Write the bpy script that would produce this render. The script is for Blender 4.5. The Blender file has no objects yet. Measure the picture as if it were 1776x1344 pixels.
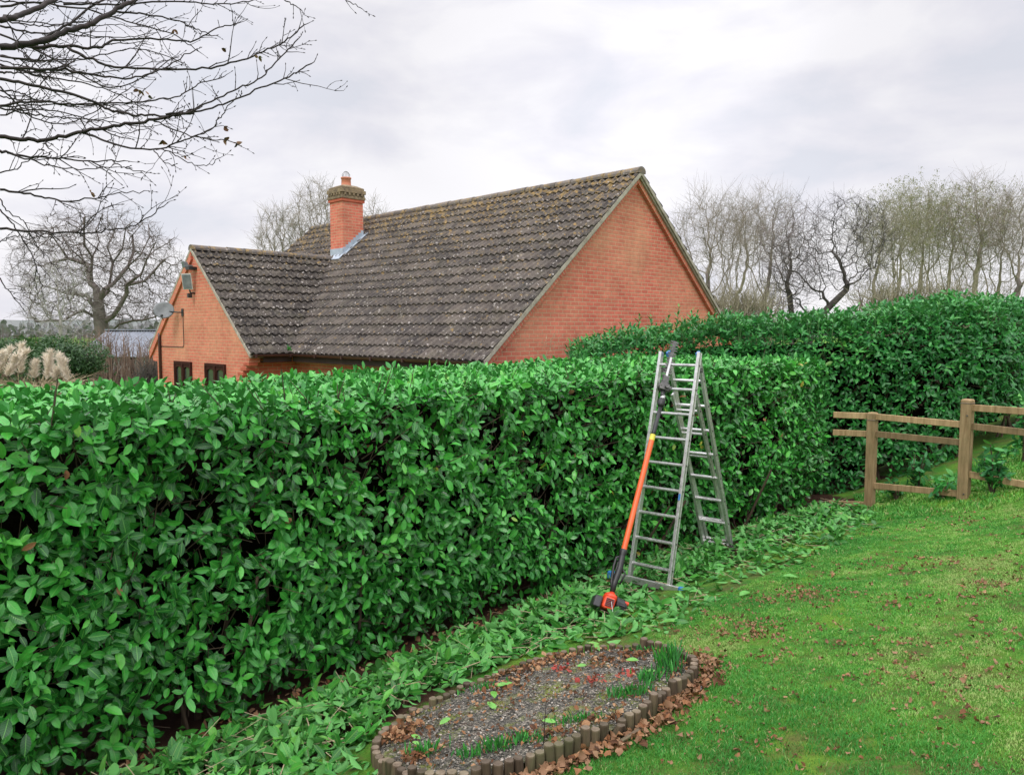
import bpy, math, random
import numpy as np
from mathutils import Vector
R = math.radians
rng = np.random.default_rng(7)
random.seed(7)
sc = bpy.context.scene
C = sc.collection

# ------------------------------------------------------------------ camera
CAM_Z = 2.7
PITCH = math.atan(100/1320)
FOC = 1320.0
cd = bpy.data.cameras.new('camera'); cam = bpy.data.objects.new('camera', cd); C.objects.link(cam)
cam.location = (0, 0, CAM_Z); cam.rotation_euler = (R(90)-PITCH, 0, 0)
cd.sensor_width = 36; cd.lens = 36*FOC/1776; cd.clip_start = .05; cd.clip_end = 3000
sc.camera = cam
# ------------------------------------------------------------------ exposure
sc.view_settings.view_transform = 'Standard'; sc.view_settings.look = 'None'
sc.view_settings.gamma = 1; sc.view_settings.exposure = 0.25
SUN_EL, SUN_AZ = R(48), R(200)      # azimuth clockwise from +Y
# ------------------------------------------------------------------ world: overcast cloud over a Nishita sky
w_ = bpy.data.worlds.new("World"); sc.world = w_; w_.use_nodes = True
nt = w_.node_tree; nt.nodes.clear(); N = nt.nodes.new; LK = nt.links.new
out = N('ShaderNodeOutputWorld'); bg = N('ShaderNodeBackground')
sky = N('ShaderNodeTexSky'); sky.sky_type = 'NISHITA'; sky.sun_disc = False
sky.sun_elevation = SUN_EL; sky.sun_rotation = SUN_AZ; sky.dust_density = 3
skm = N('ShaderNodeVectorMath'); skm.operation = 'SCALE'; skm.inputs['Scale'].default_value = .10
LK(sky.outputs[0], skm.inputs[0])
tc = N('ShaderNodeTexCoord'); sep = N('ShaderNodeSeparateXYZ'); LK(tc.outputs['Generated'], sep.inputs[0])
mp = N('ShaderNodeMapping'); mp.inputs['Scale'].default_value = (1.0, 1.0, 2.5); mp.inputs['Location'].default_value = (.35, .0, .12)
LK(tc.outputs['Generated'], mp.inputs[0])
n1 = N('ShaderNodeTexNoise'); n1.inputs['Scale'].default_value = 4.2; n1.inputs['Detail'].default_value = 8; n1.inputs['Roughness'].default_value = .52
n1.inputs['Distortion'].default_value = .25
LK(mp.outputs[0], n1.inputs[0])
rp = N('ShaderNodeValToRGB')
for e in rp.color_ramp.elements: e.color = (1, 1, 1, 1)
rp.color_ramp.elements[0].position = .38; rp.color_ramp.elements[0].color = (.675, .685, .75, 1)
rp.color_ramp.elements[1].position = .60; rp.color_ramp.elements[1].color = (.85, .835, .86, 1)
m_ = rp.color_ramp.elements.new(.47); m_.color = (.745, .735, .79, 1)
LK(n1.outputs[0], rp.inputs[0])
mr = N('ShaderNodeMapRange'); mr.inputs['From Min'].default_value = .38; mr.inputs['From Max'].default_value = 1.0
mr.inputs['To Min'].default_value = 1.0; mr.inputs['To Max'].default_value = 3.3
LK(sep.outputs['Z'], mr.inputs['Value'])
cm = N('ShaderNodeVectorMath'); cm.operation = 'SCALE'; LK(rp.outputs[0], cm.inputs[0]); LK(mr.outputs[0], cm.inputs['Scale'])
# thinner bright cloud above the house, heavier cloud to its left
def glow(dirn, w0, amt, prev):
    dt = N('ShaderNodeVectorMath'); dt.operation = 'DOT_PRODUCT'; dt.inputs[1].default_value = Vector(dirn).normalized()
    vn = N('ShaderNodeVectorMath'); vn.operation = 'NORMALIZE'; wv = N('ShaderNodeVectorMath'); wv.operation = 'ADD'
    n2_ = N('ShaderNodeTexNoise'); n2_.inputs['Scale'].default_value = 5; n2_.inputs['Detail'].default_value = 4; LK(mp.outputs[0], n2_.inputs[0])
    s2_ = N('ShaderNodeVectorMath'); s2_.operation = 'MULTIPLY_ADD'; s2_.inputs[1].default_value = (.16, .16, .16); s2_.inputs[2].default_value = (-.08, -.08, -.08); LK(n2_.outputs['Color'], s2_.inputs[0])
    LK(tc.outputs['Generated'], wv.inputs[0]); LK(s2_.outputs[0], wv.inputs[1]); LK(wv.outputs[0], vn.inputs[0]); LK(vn.outputs[0], dt.inputs[0])
    m2 = N('ShaderNodeMapRange'); m2.interpolation_type = 'SMOOTHSTEP'; m2.inputs['From Min'].default_value = w0; m2.inputs['From Max'].default_value = 1.0; m2.inputs['To Min'].default_value = 1; m2.inputs['To Max'].default_value = amt
    LK(dt.outputs['Value'], m2.inputs['Value']); o2 = N('ShaderNodeVectorMath'); o2.operation = 'SCALE'; LK(prev.outputs[0], o2.inputs[0]); LK(m2.outputs[0], o2.inputs['Scale']); return o2
cm = glow((.10, 1.0, .33), .965, 1.10, cm); cm = glow((-.10, 1.0, .42), .965, .93, cm); cm = glow((.62, 1.0, .38), .975, .93, cm)
mx = N('ShaderNodeMix'); mx.data_type = 'RGBA'; mx.inputs[0].default_value = .94
LK(skm.outputs[0], mx.inputs[6]); LK(cm.outputs[0], mx.inputs[7])
LK(mx.outputs[2], bg.inputs[0]); bg.inputs[1].default_value = 1.0; LK(bg.outputs[0], out.inputs[0])
# ------------------------------------------------------------------ sun (veiled by cloud)
sl = bpy.data.lights.new('sun', 'SUN'); sl.energy = 1.1; sl.angle = R(14); sl.color = (1, .95, .88)
so = bpy.data.objects.new('sun', sl); C.objects.link(so)
sd = Vector((math.sin(SUN_AZ)*math.cos(SUN_EL), math.cos(SUN_AZ)*math.cos(SUN_EL), math.sin(SUN_EL)))
so.rotation_euler = sd.to_track_quat('Z', 'Y').to_euler(); so.location = (0, 0, 30)

# ------------------------------------------------------------------ projection helpers
def ray(px, py):
    a = (px-888)/FOC; b = (672-py)/FOC
    c, s = math.cos(PITCH), math.sin(PITCH)
    return np.array([a, c+b*s, -s+b*c])
def atY(px, py, Y):
    d = ray(px, py); return np.array([0, 0, CAM_Z]) + d*(Y/d[1])
def atZ(px, py, z):
    d = ray(px, py); return np.array([0, 0, CAM_Z]) + d*((z-CAM_Z)/d[2])
HL = np.array([(-4.61, 1.5), (-1.97, 4.43), (.75, 7.45), (2.6, 8.95), (4.3, 10.3)])
NH = np.array([.743, -.669])
def ground(X, Y):
    X = np.asarray(X, float); Y = np.asarray(Y, float)
    d = (X+1.97)*NH[0] + (Y-4.43)*NH[1]
    k = .15
    def sp(v): return k*np.logaddexp(0, v/k)
    z = .2 + .2*sp(d-.3) - .06*sp(d-4.6)
    z = z - .45*sp(-d-.3)*np.exp(-np.maximum(-d-.3, 0)/1.0) - .22*(1-np.exp(-sp(-d-.3)))
    z = z + .26*sp(X-5.0)*np.exp(-np.maximum(X-5, 0)/8) * np.clip((Y-4)/5, 0, 1)
    r = np.sqrt(X*X+Y*Y); f = np.clip((r-18)/25, 0, 1); f = f*f*(3-2*f)
    z = z*(1-f) + (-.3)*f
    z = z + .012*np.sin(X*2.1+1)*np.sin(Y*1.7) + .008*np.sin(X*5.3)*np.sin(Y*4.1+2)
    return z
def G(px, py, dz=0):
    d = ray(px, py); o = np.array([0, 0, CAM_Z]); t = np.linspace(.5, 60, 6000)
    P = o + t[:, None]*d
    h = P[:, 2] - ground(P[:, 0], P[:, 1]) - dz
    i = int(np.argmax(h < 0)); 
    a = h[i-1]/(h[i-1]-h[i]) if i > 0 else 0
    return P[i-1]*(1-a) + P[i]*a

# ------------------------------------------------------------------ object helpers
def tag(o, label=None, cat=None, group=None, kind=None):
    if label: o['label'] = label
    if cat: o['category'] = cat
    if group: o['group'] = group
    if kind: o['kind'] = kind
    return o
def empty(name, loc, label=None, cat=None, group=None):
    o = bpy.data.objects.new(name, None); C.objects.link(o); o.location = tuple(float(v) for v in loc)
    o.empty_display_size = .2
    return tag(o, label, cat, group)
def wloc(o):
    v = Vector((0, 0, 0))
    while o: v += o.location; o = o.parent
    return np.array(v)
def mesh_np(name, V, loops, sizes, mat=None, parent=None, smooth=False, attrs=None, origin=None):
    V = np.asarray(V, np.float32).reshape(-1, 3)
    if parent is not None:
        V = V - wloc(parent).astype(np.float32)
    elif origin is not None:
        V = V - np.asarray(origin, np.float32)
    me = bpy.data.meshes.new(name)
    loops = np.asarray(loops, np.int32); sizes = np.asarray(sizes, np.int32)
    me.vertices.add(len(V)); me.vertices.foreach_set('co', V.ravel())
    me.loops.add(len(loops)); me.loops.foreach_set('vertex_index', loops)
    me.polygons.add(len(sizes)); st = np.concatenate([[0], np.cumsum(sizes)[:-1]]).astype(np.int32)
    me.polygons.foreach_set('loop_start', st)
    me.polygons.foreach_set('use_smooth', np.full(len(sizes), bool(smooth)))
    me.update(calc_edges=True)
    if attrs:
        for k, a in attrs.items():
            a = np.asarray(a, np.float32)
            if a.ndim == 1:
                at = me.attributes.new(k, 'FLOAT', 'POINT'); at.data.foreach_set('value', a)
            else:
                at = me.attributes.new(k, 'FLOAT_VECTOR', 'POINT'); at.data.foreach_set('vector', a.ravel())
    if mat: me.materials.append(mat)
    o = bpy.data.objects.new(name, me); C.objects.link(o)
    if parent is not None: o.parent = parent
    elif origin is not None: o.location = tuple(float(v) for v in origin)
    return o
class MB:
    """collects polygons; builds one mesh"""
    def __init__(s): s.v = []; s.l = []; s.s = []; s.n = 0; s.t = []
    def add(s, V, F, t=None):
        V = np.asarray(V, float).reshape(-1, 3); s.v.append(V)
        for f in F: s.l.extend([i+s.n for i in f]); s.s.append(len(f))
        s.n += len(V); s.t.append(np.full(len(V), 0. if t is None else t))
    def raw(s, V, loops, sizes, t=None):
        V = np.asarray(V, float).reshape(-1, 3)
        s.v.append(V); s.l.extend((np.asarray(loops)+s.n).tolist()); s.s.extend(np.asarray(sizes).tolist()); s.n += len(V)
        s.t.append(np.full(len(V), 0. if t is None else t) if np.ndim(t) == 0 else np.asarray(t))
    def box(s, c, ax, ay, az, hx, hy, hz, t=None):
        c, ax, ay, az = [np.asarray(q, float) for q in (c, ax, ay, az)]
        V = [c+ax*hx*i+ay*hy*j+az*hz*k for i in (-1, 1) for j in (-1, 1) for k in (-1, 1)]
        s.add(V, [(0, 1, 3, 2), (4, 6, 7, 5), (0, 4, 5, 1), (2, 3, 7, 6), (0, 2, 6, 4), (1, 5, 7, 3)], t)
    def bar(s, a, b, w, h, up=(0, 0, 1), t=None):
        a = np.asarray(a, float); b = np.asarray(b, float); z = b-a; L = np.linalg.norm(z); z = z/L
        x = np.cross(z, np.asarray(up, float)); x /= np.linalg.norm(x)+1e-9; y = np.cross(x, z)
        s.box((a+b)/2, x, y, z, w/2, h/2, L/2, t)
    def sweep(s, P, r, sides=8, cap=True, t=None):
        P = np.asarray(P, float); n = len(P); r = np.broadcast_to(np.asarray(r, float), (n,))
        T = np.gradient(P, axis=0); T /= np.linalg.norm(T, axis=1)[:, None]+1e-12
        up = np.array([0, 0, 1.]) if abs(T[0][2]) < .9 else np.array([1., 0, 0])
        x = np.cross(T[0], up); x /= np.linalg.norm(x)
        V = []
        for i in range(n):
            x = x - T[i]*np.dot(x, T[i]); x /= np.linalg.norm(x)+1e-12; y = np.cross(T[i], x)
            a = np.arange(sides)*2*np.pi/sides
            V.append(P[i] + r[i]*(np.cos(a)[:, None]*x + np.sin(a)[:, None]*y))
        F = []
        for i in range(n-1):
            for k in range(sides):
                k2 = (k+1) % sides
                F.append((i*sides+k, i*sides+k2, (i+1)*sides+k2, (i+1)*sides+k))
        if cap: F.append(tuple(range(sides-1, -1, -1))); F.append(tuple((n-1)*sides+k for k in range(sides)))
        s.add(np.concatenate(V), F, t)
    def poly(s, V, F, t=None): s.add(V, F, t)
    def build(s, name, mat, parent=None, smooth=False, origin=None, attrs=None):
        A = {'tt': np.concatenate(s.t)}
        if attrs: A.update(attrs)
        return mesh_np(name, np.concatenate(s.v), s.l, s.s, mat, parent, smooth, A, origin)
def bevel(o, w=.004, seg=2):
    m = o.modifiers.new('bevel', 'BEVEL'); m.width = w; m.segments = seg; m.limit_method = 'ANGLE'
    return o
def tubes(p0, p1, r0, r1, sides=3):
    """many loose segments at once"""
    p0 = np.asarray(p0); p1 = np.asarray(p1); n = len(p0)
    d = p1-p0; L = np.linalg.norm(d, axis=1)[:, None]+1e-9; d = d/L
    up = np.where(np.abs(d[:, 2:3]) < .9, np.array([[0, 0, 1.]]), np.array([[1., 0, 0]]))
    x = np.cross(d, up); x /= np.linalg.norm(x, axis=1)[:, None]; y = np.cross(d, x)
    a = np.arange(sides)*2*np.pi/sides
    ring = np.cos(a)[None, :, None]*x[:, None, :] + np.sin(a)[None, :, None]*y[:, None, :]
    A = p0[:, None, :] + ring*np.asarray(r0)[:, None, None]
    B = p1[:, None, :] + ring*np.asarray(r1)[:, None, None]
    V = np.concatenate([A, B], axis=1).reshape(-1, 3)
    k = np.arange(sides); k2 = (k+1) % sides
    f = np.stack([k, k2, k2+sides, k+sides], 1).ravel()
    loops = (f[None, :] + (np.arange(n)*2*sides)[:, None]).ravel()
    return V, loops, np.full(n*sides, 4)
# value noise
_T = rng.random((64, 64, 64))
def vnoise(P, scale=1.0, off=0.0):
    P = np.asarray(P, float)*scale + 100.37 + off
    i = np.floor(P).astype(int); f = P-i; f = f*f*(3-2*f); i %= 64; j = (i+1) % 64
    x0, y0, z0 = i[..., 0], i[..., 1], i[..., 2]; x1, y1, z1 = j[..., 0], j[..., 1], j[..., 2]
    fx, fy, fz = f[..., 0], f[..., 1], f[..., 2]
    c = lambda a, b, t: a*(1-t)+b*t
    return c(c(c(_T[x0, y0, z0], _T[x1, y0, z0], fx), c(_T[x0, y1, z0], _T[x1, y1, z0], fx), fy),
             c(c(_T[x0, y0, z1], _T[x1, y0, z1], fx), c(_T[x0, y1, z1], _T[x1, y1, z1], fx), fy), fz)
def unit(v): return v/(np.linalg.norm(v, axis=-1, keepdims=True)+1e-9)

# ------------------------------------------------------------------ materials
def mat(name):
    m = bpy.data.materials.new(name); m.use_nodes = True
    t = m.node_tree; b = t.nodes['Principled BSDF']; return m, t, b
def nd(t, k, **kw):
    n = t.nodes.new('ShaderNode'+k)
    for a, v in kw.items(): setattr(n, a, v)
    return n
def noise(t, scale, detail=4, rough=.55, coord='Object', vec=None, dist=0):
    n = nd(t, 'TexNoise'); n.inputs['Scale'].default_value = scale; n.inputs['Detail'].default_value = detail
    n.inputs['Roughness'].default_value = rough; n.inputs['Distortion'].default_value = dist
    if vec is None:
        c = nd(t, 'TexCoord'); vec = c.outputs[coord]
    t.links.new(vec, n.inputs['Vector']); return n.outputs[0]
def ramp(t, fac, stops, interp='LINEAR'):
    r = nd(t, 'ValToRGB'); r.color_ramp.interpolation = interp
    e = r.color_ramp.elements
    while len(e) < len(stops): e.new(.5)
    for q, (p, c) in zip(e, stops):
        q.position = p; q.color = (*c, 1) if len(c) == 3 else c
    t.links.new(fac, r.inputs[0]); return r.outputs[0]
def mixc(t, fac, a, b, mode='MIX'):
    m = nd(t, 'Mix', data_type='RGBA', blend_type=mode)
    for s, v in ((0, fac), (6, a), (7, b)):
        if isinstance(v, (int, float)): m.inputs[s].default_value = v
        elif isinstance(v, tuple): m.inputs[s].default_value = (*v, 1) if len(v) == 3 else v
        else: t.links.new(v, m.inputs[s])
    return m.outputs[2]
def math_(t, op, a, b=None, clamp=False):
    m = nd(t, 'Math', operation=op); m.use_clamp = clamp
    for s, v in ((0, a), (1, b)):
        if v is None: continue
        if isinstance(v, (int, float)): m.inputs[s].default_value = v
        else: t.links.new(v, m.inputs[s])
    return m.outputs[0]
def attr(t, name, o='Fac'):
    a = nd(t, 'Attribute'); a.attribute_name = name; return a.outputs[o]
def bump(t, b, h, strength=.3, dist=.01):
    n = nd(t, 'Bump'); n.inputs['Strength'].default_value = strength; n.inputs['Distance'].default_value = dist
    t.links.new(h, n.inputs['Height']); t.links.new(n.outputs[0], b.inputs['Normal'])
def simple(name, c1, c2, scale=8, rough=.7, metal=0, bumpv=.2, bd=.004, spec=.5):
    m, t, b = mat(name)
    n = noise(t, scale, 6, .6); t.links.new(ramp(t, n, [(.3, c1), (.7, c2)]), b.inputs['Base Color'])
    b.inputs['Roughness'].default_value = rough; b.inputs['Metallic'].default_value = metal
    b.inputs['Specular IOR Level'].default_value = spec
    if bumpv: bump(t, b, noise(t, scale*6, 4, .6), bumpv, bd)
    return m
def leaf_mat(name, stops, back, rough=.34, rib=(.16, .34, .06), transl=.18, vein=.35, spec=.5):
    m, t, b = mat(name); L = t.links.new
    a = nd(t, 'Attribute'); a.attribute_name = 'lf'; s = nd(t, 'SeparateXYZ'); L(a.outputs['Vector'], s.inputs[0])
    U, V, Q = s.outputs
    col = ramp(t, Q, stops)
    n = noise(t, 28, 3, .5)
    col = mixc(t, 1.0, col, ramp(t, n, [(.25, (.75, .75, .75)), (.75, (1.2, 1.2, 1.2))]), 'MULTIPLY')
    av = math_(t, 'ABSOLUTE', V)
    ribf = math_(t, 'LESS_THAN', av, .075)
    col = mixc(t, math_(t, 'MULTIPLY', ribf, .75), col, rib)
    w = math_(t, 'SINE', math_(t, 'MULTIPLY', math_(t, 'SUBTRACT', U, math_(t, 'MULTIPLY', av, .16)), 52))
    vf = math_(t, 'MULTIPLY', math_(t, 'GREATER_THAN', w, .82), vein)
    col = mixc(t, vf, col, mixc(t, .4, col, rib))
    g = nd(t, 'NewGeometry')
    col = mixc(t, g.outputs['Backfacing'], col, mixc(t, .5, back, mixc(t, .5, col, back)))
    L(col, b.inputs['Base Color']); b.inputs['Specular IOR Level'].default_value = spec
    rr = nd(t, 'MapRange'); rr.inputs['To Min'].default_value = rough; rr.inputs['To Max'].default_value = .62
    L(g.outputs['Backfacing'], rr.inputs[0]); L(rr.outputs[0], b.inputs['Roughness'])
    bump(t, b, math_(t, 'SUBTRACT', w, math_(t, 'MULTIPLY', ribf, 2.)), .25, .0015)
    tr = nd(t, 'BsdfTranslucent'); L(mixc(t, .5, col, (.12, .35, .03)), tr.inputs[0])
    ms = nd(t, 'MixShader'); ms.inputs[0].default_value = transl
    L(b.outputs[0], ms.inputs[1]); L(tr.outputs[0], ms.inputs[2]); L(ms.outputs[0], t.nodes['Material Output'].inputs[0])
    return m
M = {}
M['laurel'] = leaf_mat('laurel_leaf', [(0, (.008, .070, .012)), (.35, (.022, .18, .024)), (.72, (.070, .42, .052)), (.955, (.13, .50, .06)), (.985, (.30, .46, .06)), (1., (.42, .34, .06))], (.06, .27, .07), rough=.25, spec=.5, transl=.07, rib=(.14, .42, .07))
M['laurel2'] = leaf_mat('laurel_leaf_far', [(0, (.008, .070, .018)), (.45, (.020, .165, .034)), (.8, (.055, .32, .055)), (1., (.12, .36, .06))], (.06, .24, .09), rough=.33, spec=.4, rib=(.09, .3, .06))
M['clip'] = leaf_mat('laurel_clipping', [(0, (.012, .09, .013)), (.4, (.03, .19, .024)), (.75, (.07, .32, .042)), (1., (.20, .46, .09))], (.13, .38, .10), rough=.38, transl=.10, spec=.4)
M['brownleaf'] = leaf_mat('dead_leaf', [(0, (.05, .024, .014)), (.35, (.15, .062, .028)), (.65, (.27, .125, .055)), (.95, (.42, .27, .15)), (1., (.30, .025, .03))], (.26, .15, .085), rough=.7, rib=(.2, .09, .04), transl=.05, spec=.2)
M['shrub'] = leaf_mat('shrub_leaf', [(0, (.012, .04, .018)), (.6, (.03, .085, .03)), (1., (.06, .13, .04))], (.05, .11, .05), rough=.5)
M['catkin'] = leaf_mat('catkin', [(0, (.15, .13, .075)), (.6, (.26, .23, .12)), (1., (.40, .36, .17))], (.2, .19, .09), rough=.7)
M['bark'] = simple('bark', (.05, .038, .03), (.13, .105, .085), 6, .9, bumpv=.5, bd=.02)
M['bark_far'] = simple('bark_far', (.11, .09, .085), (.22, .185, .17), 3, .95, bumpv=0)
M['twig_far'] = simple('twig_far', (.085, .065, .06), (.15, .12, .11), 2, .95, bumpv=0)
M['twig_mid'] = simple('twig_mid', (.17, .145, .115), (.30, .26, .20), 2, .95, bumpv=0)
M['bark_green'] = simple('bark_green', (.17, .155, .105), (.31, .285, .19), 3, .95, bumpv=0)
M['bark_dark'] = simple('bark_dark', (.045, .04, .036), (.10, .09, .08), 3, .95, bumpv=0)
M['bark_pale'] = simple('bark_pale', (.22, .20, .19), (.40, .37, .34), 3, .95, bumpv=0)
M['twig_near'] = simple('twig_near', (.010, .007, .006), (.030, .017, .014), 20, .75, bumpv=.3, bd=.002)
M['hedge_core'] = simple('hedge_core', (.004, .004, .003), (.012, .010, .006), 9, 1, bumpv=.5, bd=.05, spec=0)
M['stem'] = simple('hedge_stem', (.04, .027, .02), (.13, .09, .055), 14, .85, bumpv=.3)
M['greenstem'] = simple('green_stem', (.035, .10, .025), (.07, .16, .04), 14, .6, bumpv=0)

# brick: coordinates from the 'buv' attribute, in metres
def brick_mat(name, stain=.5):
    m, t, b = mat(name); L = t.links.new
    v = attr(t, 'buv', 'Vector')
    br = nd(t, 'TexBrick'); br.offset = .5
    L(v, br.inputs['Vector'])
    for k, val in (('Scale', 1), ('Mortar Size', .0075), ('Mortar Smooth', .25), ('Bias', -.1), ('Brick Width', .225), ('Row Height', .075)):
        br.inputs[k].default_value = val
    br.inputs['Color1'].default_value = (.70, .195, .130, 1); br.inputs['Color2'].default_value = (.57, .140, .095, 1)
    br.inputs['Mortar'].default_value = (.56, .39, .25, 1)
    n = noise(t, .55, 4, .6, vec=v)
    col = mixc(t, ramp(t, n, [(.42, (0, 0, 0)), (.68, (stain,)*3)]), br.outputs[0], (.66, .36, .21))
    n2 = noise(t, 9, 5, .7, vec=v)
    col = mixc(t, 1, col, ramp(t, n2, [(.2, (.78, .78, .78)), (.8, (1.18, 1.18, 1.18))]), 'MULTIPLY')
    n3 = noise(t, 1.6, 3, .6, vec=v)
    col = mixc(t, 1, col, ramp(t, n3, [(.3, (.86, .84, .82)), (.7, (1.1, 1.1, 1.1))]), 'MULTIPLY')
    L(col, b.inputs['Base Color']); b.inputs['Roughness'].default_value = .88; b.inputs['Specular IOR Level'].default_value = .25
    h = math_(t, 'ADD', math_(t, 'MULTIPLY', br.outputs[1], -1.), math_(t, 'MULTIPLY', n2, .4))
    bump(t, b, h, .6, .006)
    return m
M['brick'] = brick_mat('brick', .55); M['brick2'] = brick_mat('brick_plain', .25)
M['mortar'] = simple('verge_mortar', (.27, .24, .185), (.48, .44, .36), 7, .95, bumpv=.5, bd=.01)
M['bandbrick'] = simple('verge_brick', (.40, .085, .045), (.55, .15, .08), 5, .9)
# roof tiles
def tile_mat(name, yellow, dark=1.):
    m, t, b = mat(name); L = t.links.new
    base = ramp(t, noise(t, 1.3, 5, .65), [(.3, (.034*dark, .030*dark, .028*dark)), (.7, (.080*dark, .072*dark, .066*dark))])
    tl = attr(t, 'tt'); base = mixc(t, 1, base, ramp(t, tl, [(0, (.65, .65, .68)), (1, (1.4, 1.32, 1.25))]), 'MULTIPLY')
    # moss in clumps
    mo = noise(t, 2.6, 6, .7); col = mixc(t, ramp(t, mo, [(.52, (0,)*3), (.68, (.45,)*3)]), base, (.085, .080, .045))
    # dusty pale grey film
    gf = noise(t, 11, 5, .75); col = mixc(t, ramp(t, gf, [(.46, (0,)*3), (.64, (.6,)*3)]), col, (.20, .175, .145))
    # pale lichen rosettes
    vo = nd(t, 'TexVoronoi'); vo.inputs['Scale'].default_value = 14
    c = nd(t, 'TexCoord'); vv = nd(t, 'VectorMath', operation='ADD'); nn = nd(t, 'TexNoise'); nn.inputs['Scale'].default_value = 14
    L(c.outputs['Object'], nn.inputs[0]); sc_ = nd(t, 'VectorMath', operation='SCALE'); sc_.inputs['Scale'].default_value = .09
    L(nn.outputs['Color'], sc_.inputs[0]); L(c.outputs['Object'], vv.inputs[0]); L(sc_.outputs[0], vv.inputs[1]); L(vv.outputs[0], vo.inputs[0])
    pick = nd(t, 'SeparateXYZ'); L(vo.outputs['Color'], pick.inputs[0])
    thr = math_(t, 'MULTIPLY', math_(t, 'MULTIPLY', pick.outputs[0], .95), noise(t, 2.3, 4, .7))
    d = math_(t, 'LESS_THAN', vo.outputs['Distance'], math_(t, 'SUBTRACT', thr, .12))
    col = mixc(t, math_(t, 'MULTIPLY', d, .75), col, mixc(t, pick.outputs[1], (.24, .22, .19), (.50, .46, .43)))
    # ochre lichen, thicker towards the ridge
    up = attr(t, 'up'); yn = noise(t, 7.5, 5, .75)
    ya = math_(t, 'MULTIPLY', math_(t, 'ADD', math_(t, 'MULTIPLY', math_(t, 'POWER', up, 3.), .55), .30), yellow)
    yf = math_(t, 'MULTIPLY', ramp(t, math_(t, 'ADD', yn, math_(t, 'MULTIPLY', math_(t, 'SUBTRACT', ya, .4), .28)), [(.55, (0,)*3), (.61, (1,)*3)]), .75)
    col = mixc(t, yf, col, ramp(t, noise(t, 20, 3), [(.3, (.20, .155, .07)), (.7, (.44, .28, .10))]))
    L(col, b.inputs['Base Color']); b.inputs['Roughness'].default_value = .95; b.inputs['Specular IOR Level'].default_value = .2
    bump(t, b, math_(t, 'ADD', noise(t, 22, 5, .75), math_(t, 'MULTIPLY', d, .3)), .8, .02)
    return m
M['tile'] = tile_mat('roof_tile', .70, 1.5); M['tile_wing'] = tile_mat('roof_tile_wing', .34, .85)
M['ridge'] = tile_mat('ridge_tile', .62, 3.0)
M['brownupvc'] = simple('brown_gutter', (.045, .018, .015), (.07, .03, .026), 5, .4, bumpv=0)
M['winframe'] = simple('window_frame_wood', (.035, .010, .007), (.06, .02, .014), 8, .8, spec=.15)
m, t, b = mat('window_glass'); b.inputs['Base Color'].default_value = (.05, .055, .05, 1); b.inputs['Roughness'].default_value = .08; M['glass'] = m
M['lead'] = simple('lead', (.30, .36, .42), (.47, .53, .60), 6, .6, metal=.0, bumpv=.3)
M['pot'] = simple('clay_pot', (.55, .19, .11), (.66, .27, .17), 12, .8)
M['cap'] = simple('mossy_cap', (.14, .105, .07), (.36, .27, .16), 9, .95, bumpv=.8, bd=.03)
M['dish'] = simple('dish_grey', (.13, .145, .155), (.26, .28, .29), 6, .6)
M['white'] = simple('weathered_white', (.5, .52, .5), (.68, .68, .66), 8, .5)
M['black'] = simple('black_plastic', (.012, .012, .013), (.03, .03, .03), 15, .45)
M['soffit_dark'] = simple('dark_wood', (.03, .015, .012), (.055, .03, .025), 5, .8)
# metals and plastics
def alu():
    m, t, b = mat('aluminium'); L = t.links.new
    L(ramp(t, noise(t, 22, 5, .7), [(.3, (.46, .46, .45)), (.7, (.72, .72, .70))]), b.inputs['Base Color'])
    b.inputs['Metallic'].default_value = .75; L(ramp(t, noise(t, 30, 4), [(.3, (.24,)*3), (.7, (.46,)*3)]), b.inputs['Roughness'])
    bump(t, b, noise(t, 60, 3), .15, .001); return m
M['alu'] = alu()
M['blue'] = simple('blue_plastic', (.02, .13, .36), (.04, .2, .48), 12, .5)
M['orange'] = simple('orange_tube', (.72, .10, .022), (.84, .15, .04), 6, .42, bumpv=0)
M['redor'] = simple('orange_casing', (.60, .045, .015), (.74, .08, .025), 14, .4, bumpv=0)
M['steel'] = simple('steel', (.06, .06, .06), (.17, .165, .155), 24, .5, metal=.5)
M['yellow'] = simple('yellow_collar', (.55, .5, .04), (.7, .62, .08), 12, .5, bumpv=0)
def wood(name, a, b_, green=.3, sc_=(1, 1, .12)):
    m, t, b = mat(name); L = t.links.new
    c = nd(t, 'TexCoord'); mp = nd(t, 'Mapping'); mp.inputs['Scale'].default_value = sc_; L(c.outputs['Object'], mp.inputs[0])
    n = noise(t, 26, 6, .65, vec=mp.outputs[0]); n2 = noise(t, 5, 4, .6)
    col = mixc(t, ramp(t, n2, [(.45, (0,)*3), (.7, (green,)*3)]), ramp(t, n, [(.3, a), (.7, b_)]), (.10, .12, .05))
    col = mixc(t, 1, col, ramp(t, attr(t, 'tt'), [(0, (.55,)*3), (1, (1.35,)*3)]), 'MULTIPLY')
    L(col, b.inputs['Base Color']); b.inputs['Roughness'].default_value = .85; b.inputs['Specular IOR Level'].default_value = .25
    bump(t, b, n, .5, .006); return m
M['fencewood'] = wood('fence_wood', (.20, .130, .062), (.40, .285, .155), .3)
M['logwood'] = wood('log_wood', (.045, .031, .021), (.17, .125, .08), .6)
M['logend'] = wood('log_end', (.09, .065, .045), (.21, .165, .12), .4)

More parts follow.
